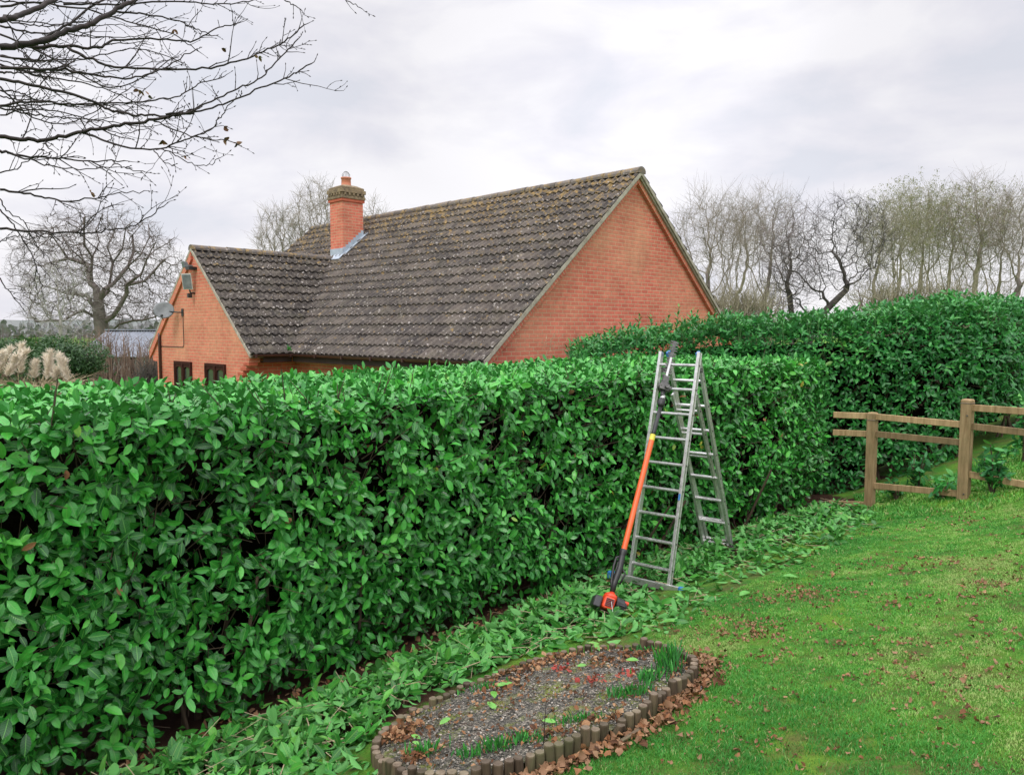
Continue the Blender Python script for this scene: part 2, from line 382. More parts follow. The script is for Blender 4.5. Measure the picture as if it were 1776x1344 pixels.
# ground sheet: 'soil' attribute (bare litter near hedge), lawn elsewhere
m, t, b = mat('ground'); L = t.links.new
v = noise(t, .9, 5, .6); v2 = noise(t, 5, 5, .65); v3 = noise(t, 60, 5, .75); v4 = noise(t, 260, 3, .7)
lawn = ramp(t, v, [(.35, (.04, .20, .03)), (.52, (.09, .31, .035)), (.68, (.22, .44, .045))])
lawn = mixc(t, ramp(t, v2, [(.42, (0,)*3), (.62, (.6,)*3)]), lawn, (.19, .32, .04))
thatch = mixc(t, ramp(t, math_(t, 'ADD', math_(t, 'MULTIPLY', noise(t, 3.2, 6, .7), .65), math_(t, 'MULTIPLY', v3, .35)), [(.49, (0,)*3), (.58, (.7,)*3)]), lawn, (.17, .13, .055))
lawn = mixc(t, 1, thatch, ramp(t, v3, [(.3, (.62,)*3), (.7, (1.25,)*3)]), 'MULTIPLY')
lawn = mixc(t, 1, lawn, ramp(t, v4, [(.3, (.7,)*3), (.7, (1.2,)*3)]), 'MULTIPLY')
soil = ramp(t, v3, [(.3, (.03, .016, .010)), (.6, (.085, .042, .026)), (.8, (.16, .08, .05))])
sm = attr(t, 'soil'); sf = ramp(t, math_(t, 'ADD', sm, math_(t, 'MULTIPLY', math_(t, 'SUBTRACT', v2, .5), .7)), [(.42, (0,)*3), (.58, (1,)*3)])
L(mixc(t, sf, lawn, soil), b.inputs['Base Color']); b.inputs['Roughness'].default_value = .95; b.inputs['Specular IOR Level'].default_value = .15
bump(t, b, math_(t, 'ADD', v3, math_(t, 'MULTIPLY', v4, .6)), .9, .03)
M['ground'] = m
# gravel
m, t, b = mat('gravel'); L = t.links.new
vo = nd(t, 'TexVoronoi'); vo.inputs['Scale'].default_value = 95; c = nd(t, 'TexCoord'); L(c.outputs['Object'], vo.inputs[0])
p = nd(t, 'SeparateXYZ'); L(vo.outputs['Color'], p.inputs[0])
col = ramp(t, p.outputs[0], [(0, (.04, .037, .031)), (.5, (.11, .105, .088)), (.85, (.27, .24, .19)), (1, (.45, .40, .33))])
col = mixc(t, ramp(t, noise(t, 4.5, 6, .7), [(.50, (0,)*3), (.62, (.85,)*3)]), col, (.20, .24, .03))
col = mixc(t, ramp(t, noise(t, 6, 6, .7, dist=1), [(.56, (0,)*3), (.66, (.7,)*3)]), col, (.14, .07, .04))
L(col, b.inputs['Base Color']); b.inputs['Roughness'].default_value = .9
bump(t, b, math_(t, 'SUBTRACT', 1., vo.outputs['Distance']), 1., .02)
M['gravel'] = m
m, t, b = mat('grass_blade'); L = t.links.new
L(ramp(t, attr(t, 'tt'), [(0, (.035, .22, .03)), (.5, (.085, .32, .045)), (.8, (.20, .44, .06)), (1, (.44, .42, .20))]), b.inputs['Base Color'])
b.inputs['Roughness'].default_value = .6; b.inputs['Specular IOR Level'].default_value = .3
tr = nd(t, 'BsdfTranslucent'); tr.inputs[0].default_value = (.14, .40, .03, 1); ms = nd(t, 'MixShader'); ms.inputs[0].default_value = .12
L(b.outputs[0], ms.inputs[1]); L(tr.outputs[0], ms.inputs[2]); L(ms.outputs[0], t.nodes['Material Output'].inputs[0])
M['blade'] = m
M['pampas'] = simple('pampas_plume', (.72, .63, .50), (.86, .80, .68), 12, .9, bumpv=0)
M['straw'] = simple('dry_straw', (.26, .21, .12), (.42, .35, .22), 6, .9, bumpv=0)
M['slate'] = simple('shed_roof', (.15, .17, .20), (.25, .27, .31), 3, .8)
M['shedwall'] = simple('shed_wall', (.26, .27, .28), (.38, .39, .40), 3, .9)
M['beech'] = simple('beech_twig', (.13, .085, .066), (.25, .17, .13), 3, .95, bumpv=0)
M['hill'] = simple('far_hill', (.12, .14, .13), (.19, .20, .19), .05, 1, bumpv=0)
M['farwood'] = simple('far_wood', (.15, .155, .16), (.23, .225, .23), .3, 1, bumpv=0)
M['stone'] = simple('slate_piece', (.28, .24, .27), (.5, .45, .48), 20, .7)

# ------------------------------------------------------------------ leaves (vectorised)
TU = np.array([0, .24, .24, .24, .5, .5, .5, .77, .77, .77, 1.0])
TV = np.array([0, 1, 0, -1, 1, 0, -1, 1, 0, -1, 0.])
TW = np.array([0, .78, 0, .78, 1, 0, 1, .76, 0, .76, 0.])
TF = [(0, 2, 1), (0, 3, 2), (1, 2, 5, 4), (2, 3, 6, 5), (4, 5, 8, 7), (5, 6, 9, 8), (7, 8, 10), (8, 9, 10)]
TL = np.array([i for f in TF for i in f]); TS = np.array([len(f) for f in TF])
def leaves(P, D, Nn, Ln, W, bend, fold, q, rag=.06, lob=0):
    n = len(P); D = unit(D); Y = unit(np.cross(Nn, D)); Z = np.cross(D, Y)
    u = TU[None, :]; lat = (TV*TW)[None, :]*W[:, None]*.5
    if lob: lat = lat*(1+lob*(rng.random((n, 11))-.5)*2)
    x = Ln[:, None]*(u + lob*.25*(rng.random((n, 11))-.5) - .12*(bend[:, None]*u)**2)
    z = -bend[:, None]*Ln[:, None]*u**2*.5 + fold[:, None]*np.abs(lat)
    z = z + (rng.random((n, 11))-.5)*rag*Ln[:, None]*(TW[None, :] > 0)
    V = P[:, None, :] + D[:, None, :]*x[..., None] + Y[:, None, :]*lat[..., None] + Z[:, None, :]*z[..., None]
    loops = (TL[None, :] + (np.arange(n)*11)[:, None]).ravel()
    lf = np.stack([np.broadcast_to(u, (n, 11)), np.broadcast_to(TV[None, :], (n, 11)), np.broadcast_to(q[:, None], (n, 11))], -1)
    return V.reshape(-1, 3), loops, np.tile(TS, n), lf.reshape(-1, 3)
def leaf_obj(name, parts, mt, parent=None, origin=None):
    V, Lp, S, A = [], [], [], []; n = 0
    for v, l, s, a in parts: V.append(v); Lp.append(l+n); S.append(s); A.append(a); n += len(v)
    return mesh_np(name, np.concatenate(V), np.concatenate(Lp), np.concatenate(S), mt, parent, True, {'lf': np.concatenate(A)}, origin)
def rnd(n, a, b): return a + (b-a)*rng.random(n)
def rosettes(C0, A, k=5, Lr=(.09, .14), spread=(.5, 1.0), droop=.25, wr=.42, hue=None, jitter=.03):
    """whorls of leaves round shoot tips: C0 centres, A axes"""
    n = len(C0); out_ = []
    A = unit(A); ref = unit(rng.normal(size=(n, 3))); X = unit(np.cross(A, ref)); Y = np.cross(A, X)
    ph0 = rnd(n, 0, 6.28); base = rng.random(n) if hue is None else hue
    for i in range(k):
        ph = ph0 + i*2.4 + rnd(n, -.3, .3)
        r = X*np.cos(ph)[:, None] + Y*np.sin(ph)[:, None]
        sp_ = rnd(n, *spread)[:, None]
        D = unit(r*sp_ + A*(1.05-sp_*.8) + np.array([0, 0, -1.])*droop*rng.random((n, 1)))
        Nn = unit(A*1.0 - r*.25 + np.array([0, 0, .35]) + rng.normal(size=(n, 3))*.22)
        Ln = rnd(n, *Lr); P = C0 - A*(i*.014) + rng.normal(size=(n, 3))*jitter*.3
        q = np.clip(base*.7 + rng.random(n)*.3 + rng.normal(size=n)*.06, 0, 1)
        keep = rng.random(n) > .12
        a = [P, D, Nn, Ln, Ln*rnd(n, wr*.85, wr*1.15), rnd(n, .05, .6), rnd(n, .05, .4), q]
        out_.append(leaves(*[z[keep] for z in a]))
    return out_

# ================================================================== GROUND
gx = np.unique(np.concatenate([np.linspace(-6, 12, 150), -6-np.geomspace(.3, 800, 40), 12+np.geomspace(.3, 800, 40)]))
gy = np.unique(np.concatenate([np.linspace(-3, 14, 142), -3-np.geomspace(.3, 60, 14), 14+np.geomspace(.3, 1200, 50)]))
XX, YY = np.meshgrid(gx, gy); ZZ = ground(XX, YY)
nx, ny = len(gx), len(gy); idx = np.arange(nx*ny).reshape(ny, nx)
q = np.stack([idx[:-1, :-1], idx[:-1, 1:], idx[1:, 1:], idx[1:, :-1]], -1).reshape(-1)
def hedge_d(X, Y):
    """signed distance to hedge front polyline, + towards the lawn; also arclength"""
    X = np.asarray(X, float); Y = np.asarray(Y, float); best = np.full(X.shape, 1e9); sgn = np.zeros(X.shape); arc = np.zeros(X.shape); acc = 0
    for a, b_ in zip(HL[:-1], HL[1:]):
        e = b_-a; Ls = np.linalg.norm(e); e = e/Ls; nn = np.array([e[1], -e[0]])
        s = (X-a[0])*e[0]+(Y-a[1])*e[1]; sc2 = np.clip(s, 0, Ls); dx = X-a[0]-e[0]*sc2; dy = Y-a[1]-e[1]*sc2
        d = np.hypot(dx, dy); d2 = (X-a[0])*nn[0]+(Y-a[1])*nn[1]
        u = d < best; best = np.where(u, d, best); sgn = np.where(u, np.sign(d2), sgn); arc = np.where(u, acc+s, arc); acc += Ls
    return best*sgn, arc
hd, ha = hedge_d(XX, YY)
soil = np.clip(1.1-np.clip((hd-.55)/.5, 0, 1.1), 0, 1)
far_ = np.clip((XX-4.5)/.5, 0, 1); soil = soil*(1-far_); soil = np.where((YY > 11.2) & (XX < 5.6), .6, soil)
soil = np.where((hd < -6), 0.15, soil)
g = mesh_np('ground', np.stack([XX, YY, ZZ], -1).reshape(-1, 3), q, np.full(len(q)//4, 4), M['ground'], None, True, {'soil': soil.ravel()})
tag(g, kind='structure')
# far hills
mb = MB(); xs = np.linspace(-500, 500, 90)
ht = 3.2 + 3.0*vnoise(np.stack([xs, xs*0, xs*0], 1), .012) + 1.2*vnoise(np.stack([xs, xs*0+5, xs*0], 1), .06)
V = []; F = []
for i, x in enumerate(xs): V += [(x, 330, -1), (x, 380, ht[i]+2.), (x, 460, -1)]
for i in range(len(xs)-1):
    for j in (0, 1): F.append((i*3+j, i*3+3+j, i*3+4+j, i*3+1+j))
mb.add(V, F); tag(mb.build('hills', M['hill'], smooth=True), kind='structure')
# far wood: one mass of small crowns along the foot of the hills
n = 5200; xc = rnd(n, -330, 330); yc = rnd(n, 235, 300); hh = rnd(n, .5, 1)*(3.0+4.5*vnoise(np.stack([xc, yc*0, xc*0], 1), .03))
fw = leaves(np.stack([xc, yc, -.3+hh*rng.random(n)], 1), rng.normal(size=(n, 3))+[0, 0, 1], rng.normal(size=(n, 3)), rnd(n, 1.5, 3.2), rnd(n, 1.2, 2.4), rnd(n, 0, .5), rnd(n, 0, .3), rng.random(n))
o = mesh_np('far_wood', fw[0], fw[1], fw[2], M['farwood']); tag(o, 'grey distant wood along the horizon beyond the garden', 'wood', kind='stuff')

# ================================================================== HOUSE
u2 = np.array([-.712, .702]); w2 = np.array([.702, .712]); A2 = np.array([2.58, 15.58])
zA, TP = 5.90, .845; hM = 4.32; zE = zA-TP*hM; Ls = 12.5
U3 = np.array([*u2, 0]); W3 = np.array([*w2, 0]); Z3 = np.array([0, 0, 1.])
def H(s, t_, z): p = A2 + u2*s - w2*t_; return np.array([p[0], p[1], z])
gz = -.35
house = empty('brick_house', H(6, 0, gz), 'red brick bungalow with steep lichen-spotted tiled roof and a single chimney behind the clipped hedge', 'house')
def wall_prism(pts, nrm, th, name, mt, parent, uax):
    """pts: outline (3D, coplanar), extruded inward along -nrm"""
    pts = np.asarray(pts, float); n = len(pts); back = pts - np.asarray(nrm)*th
    V = np.concatenate([pts, back]); F = [tuple(range(n)), tuple(range(2*n-1, n-1, -1))]
    for i in range(n): j = (i+1) % n; F.append((i, i+n, j+n, j))
    me = mesh_np(name, V, [k for f in F for k in f], [len(f) for f in F], mt, parent)
    buv = np.stack([V@np.asarray(uax), V[:, 2], V@np.asarray(nrm)*0], 1)
    a = me.data.attributes.new('buv', 'FLOAT_VECTOR', 'POINT'); a.data.foreach_set('vector', buv.astype(np.float32).ravel())
    return me
oh = .32   # eaves overhang
def zr(t_): return zA - TP*abs(t_)
wl = wall_prism([H(.12, hM-oh, gz), H(.12, -(hM-oh), gz), H(.12, -(hM-oh), zr(hM-oh)-.12), H(.12, 0, zA-.13), H(.12, hM-oh, zr(hM-oh)-.12)], -U3, .25, 'gable_wall', M['brick'], house, W3)
wall_prism([H(.36, hM-oh, gz), H(.36, hM-oh, zE+.1), H(Ls-.2, hM-oh, zE+.1), H(Ls-.2, hM-oh, gz)], -W3, .24, 'front_wall', M['brick2'], house, U3)
wall_prism([H(Ls-.2, hM-oh-.25, gz), H(Ls-.2, -hM+oh, gz), H(Ls-.2, -hM+oh, zr(hM-oh)-.12), H(Ls-.2, 0, zA-.13), H(Ls-.2, hM-oh-.25, zr(hM-oh+.25)-.12)], U3, .25, 'rear_gable_wall', M['brick2'], house, W3)
wall_prism([H(.38, -hM+oh, gz), H(.38, -hM+oh, zE+.1), H(Ls-.46, -hM+oh, zE+.1), H(Ls-.46, -hM+oh, gz)], W3, .24, 'back_wall', M['brick2'], house, U3)
# wing
sW, hW, tW, zW = 8.97, 2.79, 5.29, 4.64
rw = hW-.10
def zw(s): return zW - TP*abs(s-sW)
gw = wall_prism([H(sW-rw, tW, 2.0), H(sW-rw, tW, zw(sW-rw)-.10), H(sW, tW, zW-.12), H(sW+rw, tW, zw(sW+rw)-.10), H(sW+rw, tW, 1.9), H(sW+rw-.30, tW, 1.88), H(sW+rw-.30, tW, gz), H(sW-rw+.42, tW, gz), H(sW-rw+.42, tW, 1.76), H(sW-rw+.30, tW, 1.77), H(sW-rw+.30, tW, 1.85), H(sW-rw+.14, tW, 1.86), H(sW-rw+.14, tW, 1.99)], -W3, .25, 'wing_gable_wall', M['brick'], house, U3)
for sgn, nm in ((-1, 'wing_side_wall'), (1, 'wing_side_wall')):
    s0 = sW+sgn*(hW-.42)
    wall_prism([H(s0, tW-.252, gz), H(s0, hM-oh+.01, gz), H(s0, hM-oh+.01, zE+.1), H(s0, tW-.252, zE+.1)], U3*sgn, .2, nm, M['brick2'], house, W3)
# corbelled brick feet of the wing gable
mb = MB()
for i in range(3):
    mb.box(H(sW-rw+.12+.14*i, tW-.09, 1.965-.11*i), U3, W3, Z3, .13, .10, .03)
mb.build('corbel', M['bandbrick'], house)
# roof slopes with real pan-tile waves and course steps
def slope(P0, ea, es, L, S, name, mt, parent, pitch=.172, gauge=.333):
    """P0 eave corner, ea along eave, es up the slope"""
    ea = unit(np.asarray(ea)); es = unit(np.asarray(es)); nn = np.cross(ea, es)
    if nn[2] < 0: nn = -nn
    k = 7; na = int(L/pitch*k)+1; a = np.linspace(0, L, na); nc = int(math.ceil(S/gauge)); g_ = S/nc
    ph = (a/pitch) % 1.0
    wave = .037*np.where(ph < .52, np.sin(np.pi*ph/.52), -.22*np.sin(np.pi*(ph-.52)/.48))
    tid = np.floor(a/(pitch*2)).astype(int); rows = []; tt = []; up = []
    for c in range(nc):
        off = 0 if c % 2 == 0 else 1
        tc_ = np.floor(a/(pitch*2)+off*.5).astype(int)
        jit = rng.random(tc_.max()+2); j = jit[tc_]; h0 = .050+.012*(j-.5); y0 = c*g_ - .012*(j-.5) - .014*np.abs(np.sin(np.pi*ph))
        lo = -.03 if c == 0 else .0
        for y, h in ((y0+.004, lo+wave*.6), (y0, h0*.9+wave), (y0+.03, h0+wave), (np.full(na, (c+1)*g_+.02), .006+wave)):
            rows.append(P0 + a[:, None]*ea + np.asarray(y)[:, None]*es + np.asarray(h)[:, None]*nn)
            tt.append(j); up.append(np.full(na, (c+.5)/nc))
    V = np.stack(rows); nr = len(rows); idx = np.arange(nr*na).reshape(nr, na)
    q = np.stack([idx[:-1, :-1], idx[:-1, 1:], idx[1:, 1:], idx[1:, :-1]], -1).reshape(-1, 4)
    # skip the hidden strip between one course's top and the next one's foot
    rr = np.repeat(np.arange(nr-1), na-1); q = q[(rr % 4) != 3]
    if np.cross(ea, es)[2] < 0: q = q[:, ::-1]
    return mesh_np(name, V.reshape(-1, 3), q.ravel(), np.full(len(q), 4), mt, parent, False, {'tt': np.concatenate(tt), 'up': np.concatenate(up)})
def slope_deck(c4, parent):
    mb = MB(); c4 = np.asarray(c4, float); lo = c4 - [0, 0, .10]
    c4 = c4 - [0, 0, .012]
    mb.add(np.concatenate([c4, lo]), [(0, 1, 2, 3), (7, 6, 5, 4), (0, 4, 5, 1), (1, 5, 6, 2), (2, 6, 7, 3), (3, 7, 4, 0)])
    return mb.build('roof_deck', M['mortar'], parent)
S_ = math.hypot(hM, TP*hM)
roof = slope(H(-.03, hM+.05, zE-.05*TP-.04), U3, H(0, 0, zA)-H(0, hM, zE), Ls+.06, S_+.03, 'roof', M['tile'], house)
slope(H(-.03, -hM-.05, zE-.05*TP-.04), U3, H(0, 0, zA)-H(0, -hM, zE), Ls+.06, S_+.03, 'rear_roof_slope', M['tile'], house)
for sg in (1, -1):
    slope_deck([H(.0, sg*hM, zE-.05), H(Ls, sg*hM, zE-.05), H(Ls, 0, zA-.05), H(.0, 0, zA-.05)], house)
SW_ = math.hypot(hW, TP*hW); Lw = tW-1.2
slope(H(sW-hW-.05, tW+.04, zE-.04-.05*TP), W3, H(sW, 0, zW)-H(sW-hW, 0, zE), Lw, SW_+.03, 'wing_roof', M['tile_wing'], house)
slope(H(sW+hW+.05, tW+.04, zE-.04-.05*TP), W3, H(sW, 0, zW)-H(sW+hW, 0, zE), Lw, SW_+.03, 'wing_roof', M['tile_wing'], house)
for sg in (1, -1):
    slope_deck([H(sW+sg*hW, tW, zE-.05), H(sW+sg*hW, 1.3, zE-.05), H(sW, 1.3, zW-.05), H(sW, tW, zW-.05)], house)
# ridge tiles
def ridge(P0, d, L, n, mt):
    mb = MB(); up = []
    for i in range(n):
        a = P0 + d*(L*i/n); b_ = P0 + d*(L*(i+1)/n-.012); side = np.cross(d, Z3)
        V = []; j = rng.normal()*.004
        for p, rr in ((a, .125+j), (b_, .118+j)):
            for k in range(9):
                an = math.pi*(k/8)*1.16-.25; V.append(p + side*rr*math.cos(an)*1.05 + Z3*(rr*math.sin(an)*.85-.045))
        F = [(k, k+1, k+10, k+9) for k in range(8)] + [tuple(range(8, -1, -1)), tuple(range(9, 18))]
        mb.add(V, F, rng.random())
    o = mb.build('ridge_tiles', mt, roof, smooth=False, attrs={'up': np.ones(mb.n)})
    return o
ridge(H(-.04, 0, zA+.0), U3, Ls+.06, 28, M['ridge'])
ridge(H(sW, tW+.05, zW-.0), W3, tW-1.35, 9, M['ridge'])
# verges: mortar line and corbelled brick band following each rake
def rake(a, b_, out3, d0, d1, dep0, dep1, name, mt, buvax=None):
    """bar along a->b, between depths d0..d1 below the line, spanning out offsets dep0..dep1"""
    a = np.asarray(a, float); b_ = np.asarray(b_, float)
    V = [p + out3*o_ - Z3*d for p in (a, b_) for o_ in (dep0, dep1) for d in (d0, d1)]
    mb = MB(); mb.add(V, [(0, 1, 3, 2), (4, 6, 7, 5), (0, 4, 5, 1), (2, 3, 7, 6), (0, 2, 6, 4), (1, 5, 7, 3)])
    o = mb.build(name, mt, house)
    e = unit(b_-a); Va = np.array(V); buv = np.stack([Va@Z3*1.3, Va@e, Va[:, 0]*0], 1)
    at = o.data.attributes.new('buv', 'FLOAT_VECTOR', 'POINT'); at.data.foreach_set('vector', buv.astype(np.float32).ravel())
    return o
for sg in (1, -1):
    rake(H(0, sg*(hM+.04), zE-.06), H(0, 0, zA-.02), -U3, .0, .085, -.03, .035, 'verge', M['mortar'])
    rake(H(0, sg*(hM-.04), zE-.02), H(0, 0, zA-.02), -U3, .088, .235, -.125, -.045, 'verge_course', M['brick2'])
    rake(H(sW+sg*(hW+.04), tW, zE-.06), H(sW, tW, zW-.02), -W3, .0, .075, -.03, .055, 'verge', M['mortar'])
    rake(H(Ls, sg*(hM+.04), zE-.06), H(Ls, 0, zA-.02), U3, .0, .085, -.03, .03, 'verge', M['mortar'])
rake(H(sW+hW, tW, zE-.03), H(sW, tW, zW-.02), -W3, .078, .27, -.0, .05, 'verge_course', M['brick2'])
# gutters, fascia, soffit
def gutter(a, b_, outd):
    mb = MB(); a = np.asarray(a); b_ = np.asarray(b_); e = unit(b_-a)
    V = []
    for p in (a, b_):
        for k in range(9):
            an = math.pi*k/8; V.append(p + outd*(.058-.058*math.cos(an)) - Z3*.055*math.sin(an))
        for k in range(8, -1, -1):
            an = math.pi*k/8; V.append(p + outd*(.058-.052*math.cos(an)) - Z3*.049*math.sin(an))
    n = 18; F = [(k, (k+1) % n, (k+1) % n+n, k+n) for k in range(n)] + [tuple(range(n-1, -1, -1)), tuple(range(n, 2*n))]
    mb.add(V, F); L_ = np.linalg.norm(b_-a)
    for k in range(int(L_/1.0)+1):
        mb.box(a+e*(.06+k*min(1., L_)) + outd*.06 - Z3*.03, e, outd, Z3, .022, .064, .036)
    return mb.build('gutter', M['brownupvc'], house)
gutter(H(-.02, hM+.02, zE-.075), H(sW-hW+.0, hM+.02, zE-.075), -W3)
gutter(H(sW-hW-.02, tW+.02, zE-.075), H(sW-hW-.02, hM+.14, zE-.075), -U3)
gutter(H(sW+hW+.02, tW+.02, zE-.075), H(sW+hW+.02, hM+.14, zE-.075), U3)
mb = MB()
mb.box(H((sW-hW)/2+.1, hM-.0, zE-.16), U3, W3, Z3, (sW-hW)/2-.12, .012, .09)
mb.box(H((sW-hW)/2+.1, hM-oh/2-.005, zE-.245), U3, W3, Z3, (sW-hW)/2-.12, oh/2-.02, .01)
mb.build('fascia', M['soffit_dark'], house)
mb = MB(); mb.box(H(sW-hW+.01, (tW-.26+hM)/2, zE-.16), W3, U3, Z3, (tW-.26-hM)/2-.02, .012, .09)
mb.box(H(sW-hW+.2, (tW-.26+hM)/2, zE-.245), W3, U3, Z3, (tW-.26-hM)/2-.02, .17, .01); mb.build('fascia', M['soffit_dark'], house)
# window of the front wall, hardly above the hedge
def window(s0, s1, z0, z1, arched=True):
    fr = MB(); T = tW+.0
    cx, cz = (s0+s1)/2, (z0+z1)/2; W_ = s1-s0; Hh = z1-z0
    fr.box(H(cx, T+.01, z1-.03), U3, W3, Z3, W_/2, .035, .03); fr.box(H(cx, T+.01, z0+.03), U3, W3, Z3, W_/2, .035, .03)
    for s_ in (s0+.03, cx, s1-.03): fr.box(H(s_, T+.012, cz), U3, W3, Z3, .03 if s_ != cx else .045, .037, Hh/2-.061)
    # casements with arched heads
    for a, b_ in ((s0+.061, cx-.046), (cx+.046, s1-.061)):
        m_ = (a+b_)/2; r = (b_-a)/2
        zt = z1-.062; V = []; F = []; ns = 10
        for k in range(ns+1):
            x = -1+2*k/ns; zz = zt-.05-.10*(1-math.sqrt(max(0, 1-x*x*.9)))
            for t__ in (T+.03, T-.005): V += [H(m_+x*r, t__, zt), H(m_+x*r, t__, zz-.02)]
        for k in range(ns):
            o_ = k*4; F += [(o_, o_+1, o_+5, o_+4), (o_+2, o_+6, o_+7, o_+3), (o_+1, o_+3, o_+7, o_+5)]
        fr.add(V, F)
        for s_ in (a+.015, b_-.015): fr.box(H(s_, T+.014, cz-.03), U3, W3, Z3, .015, .02, Hh/2-.12)
    f = fr.build('window', M['winframe'], house)
    gm = MB(); gm.box(H(cx, T-.0, cz), U3, W3, Z3, W_/2-.04, .004, Hh/2-.04); gm.build('pane', M['glass'], f)
window(9.2, 10.2, .75, 1.93); window(7.38, 8.42, .75, 1.93)
# chimney
cs, ct = 8.52, 1.453
def chim_box(mb, ex, z0, z1, t=None):
    mb.box(H(cs+.3, ct-.325, (z0+z1)/2), U3, W3, Z3, .30+ex, .325+ex, (z1-z0)/2, t)
mb = MB(); chim_box(mb, 0, 4.3, 6.12)
ch = mb.build('chimney', M['brick'], house)
V = np.concatenate(mb.v); buv = np.stack([V@U3+V@W3, V[:, 2], V[:, 0]*0], 1)
at = ch.data.attributes.new('buv', 'FLOAT_VECTOR', 'POINT'); at.data.foreach_set('vector', buv.astype(np.float32).ravel())
mb = MB(); chim_box(mb, .035, 6.12, 6.19); ch2 = mb.build('projecting_course', M['bandbrick'], ch)
mb = MB(); chim_box(mb, .055, 6.19, 6.27, .6); chim_box(mb, .03, 6.27, 6.34); chim_box(mb, .065, 6.34, 6.44, .8)
for k in range(5):  # dentils
    for sgn in (-1, 1):
        mb.box(H(cs+.3+sgn*.345, ct-.325-.26+.13*k, 6.305), U3, W3, Z3, .03, .03, .033)
        mb.box(H(cs+.3-.26+.13*k, ct-.325+sgn*.37, 6.305), U3, W3, Z3, .03, .03, .033)
chim_box(mb, .03, 6.44, 6.50)
# sloping mortar flaunching
c0 = [H(cs+.3+i*.33, ct-.325+j*.355, 6.50) for i, j in ((-1, -1), (1, -1), (1, 1), (-1, 1))]
c1 = [H(cs+.3+i*.2, ct-.325+j*.2, 6.57) for i, j in ((-1, -1), (1, -1), (1, 1), (-1, 1))]
mb.add(c0+c1, [(0, 1, 5, 4), (1, 2, 6, 5), (2, 3, 7, 6), (3, 0, 4, 7), (4, 5, 6, 7)])
bevel(mb.build('chimney_cap', M['cap'], ch), .012)
pc = H(cs+.3, ct-.325, 0); mb = MB()
prof = [(.135, 6.54), (.13, 6.62), (.125, 6.76), (.14, 6.765), (.142, 6.80), (.115, 6.80), (.11, 6.6)]
V = []; F = []; ns = 20
for r_, z_ in prof:
    for k in range(ns): V.append(pc + [r_*math.cos(6.2832*k/ns), r_*math.sin(6.2832*k/ns), z_])
for i in range(len(prof)-1):
    for k in range(ns): F.append((i*ns+k, i*ns+(k+1) % ns, (i+1)*ns+(k+1) % ns, (i+1)*ns+k))
mb.add(V, F); mb.build('chimney_pot', M['pot'], ch, smooth=True)
mb = MB(); top = H(cs+.3, ct-.325, 6.80)
for k in range(10):   # wire bird guard
    a = 6.283*k/10; P = [top+[.10*math.cos(a), .10*math.sin(a), 0], top+[.105*math.cos(a), .105*math.sin(a), .08], top+[.05*math.cos(a), .05*math.sin(a), .15], top+[0, 0, .17]]
    mb.sweep(P, .004, 4)
mb.build('bird_guard', M['steel'], ch)
# lead flashing: apron at foot and stepped soaker up the right-hand face
mb = MB(); zt_ = lambda t_: zA-TP*t_+.035
mb.box(H(cs+.3, ct+.006, zt_(ct)+.07), U3, W3, Z3, .312, .006, .10)
a = [H(cs-.05, ct+.0, zt_(ct)+.02), H(cs+.65, ct+.0, zt_(ct)+.02), H(cs+.65, ct+.17, zt_(ct+.17)+.02), H(cs-.05, ct+.17, zt_(ct+.17)+.02)]
mb.add(a + [p-Z3*.012 for p in a], [(0, 1, 2, 3), (7, 6, 5, 4), (0, 4, 5, 1), (1, 5, 6, 2), (2, 6, 7, 3), (3, 7, 4, 0)])
V = []; F = []; ns = 8; s_ = cs-.007
for k in range(ns):
    t0 = ct-.65*k/ns; t1 = ct-.65*(k+1)/ns; zt = zt_(t1)+.13; o_ = len(V)
    V += [H(s_, t0, zt_(t0)-.02), H(s_, t1, zt_(t1)-.02), H(s_, t1, zt+.0), H(s_, t0, zt), H(s_+.006, t0, zt_(t0)-.02), H(s_+.006, t1, zt_(t1)-.02), H(s_+.006, t1, zt), H(s_+.006, t0, zt)]
    F += [(o_, o_+1, o_+2, o_+3), (o_+3, o_+2, o_+6, o_+7), (o_, o_+3, o_+7, o_+4), (o_+4, o_+7, o_+6, o_+5)]
mb.add(V, F)
a = [H(cs-.01, ct+.02, zt_(ct+.02)+.015), H(cs-.01, ct-.72, zt_(ct-.72)+.015), H(cs-.12, ct-.72, zt_(ct-.72)+.015), H(cs-.12, ct+.02, zt_(ct+.02)+.015)]
mb.add(a + [p-Z3*.012 for p in a], [(0, 1, 2, 3), (7, 6, 5, 4), (0, 4, 5, 1), (1, 5, 6, 2), (2, 6, 7, 3), (3, 7, 4, 0)])
mb.build('flashing', M['lead'], ch)
# satellite dish
dc = H(9.97, tW+.32, 3.17); look = unit(np.array([.25, -1, .28])); sx = unit(np.cross(look, Z3)); sy = np.cross(sx, look)
V = []; F = []; nr, ns = 6, 28
for th_ in (0, -.012):
    for i in range(nr+1):
        r_ = .235*i/nr
        for k in range(ns):
            a = 6.2832*k/ns; V.append(dc + sx*r_*math.cos(a) + sy*r_*.88*math.sin(a) + look*(.5*r_*r_+th_))
m1 = (nr+1)*ns
for i in range(nr):
    for k in range(ns):
        k2 = (k+1) % ns; f = (i*ns+k, i*ns+k2, (i+1)*ns+k2, (i+1)*ns+k); F += [f, tuple(m1+x for x in reversed(f))]
for k in range(ns): k2 = (k+1) % ns; F.append((nr*ns+k, nr*ns+k2, m1+nr*ns+k2, m1+nr*ns+k))
mb = MB(); mb.add(V, F); ds = mb.build('satellite_dish', M['dish'], house, smooth=True)
mb = MB(); lnb = dc + look*.30 - sy*.22
mb.sweep([dc-sy*.26+look*.03, lnb], .009, 6); mb.sweep([lnb-look*.02+sy*.0, lnb-look*.09+sy*.03], .028, 10)
mb.build('receiver_arm', M['black'], ds)
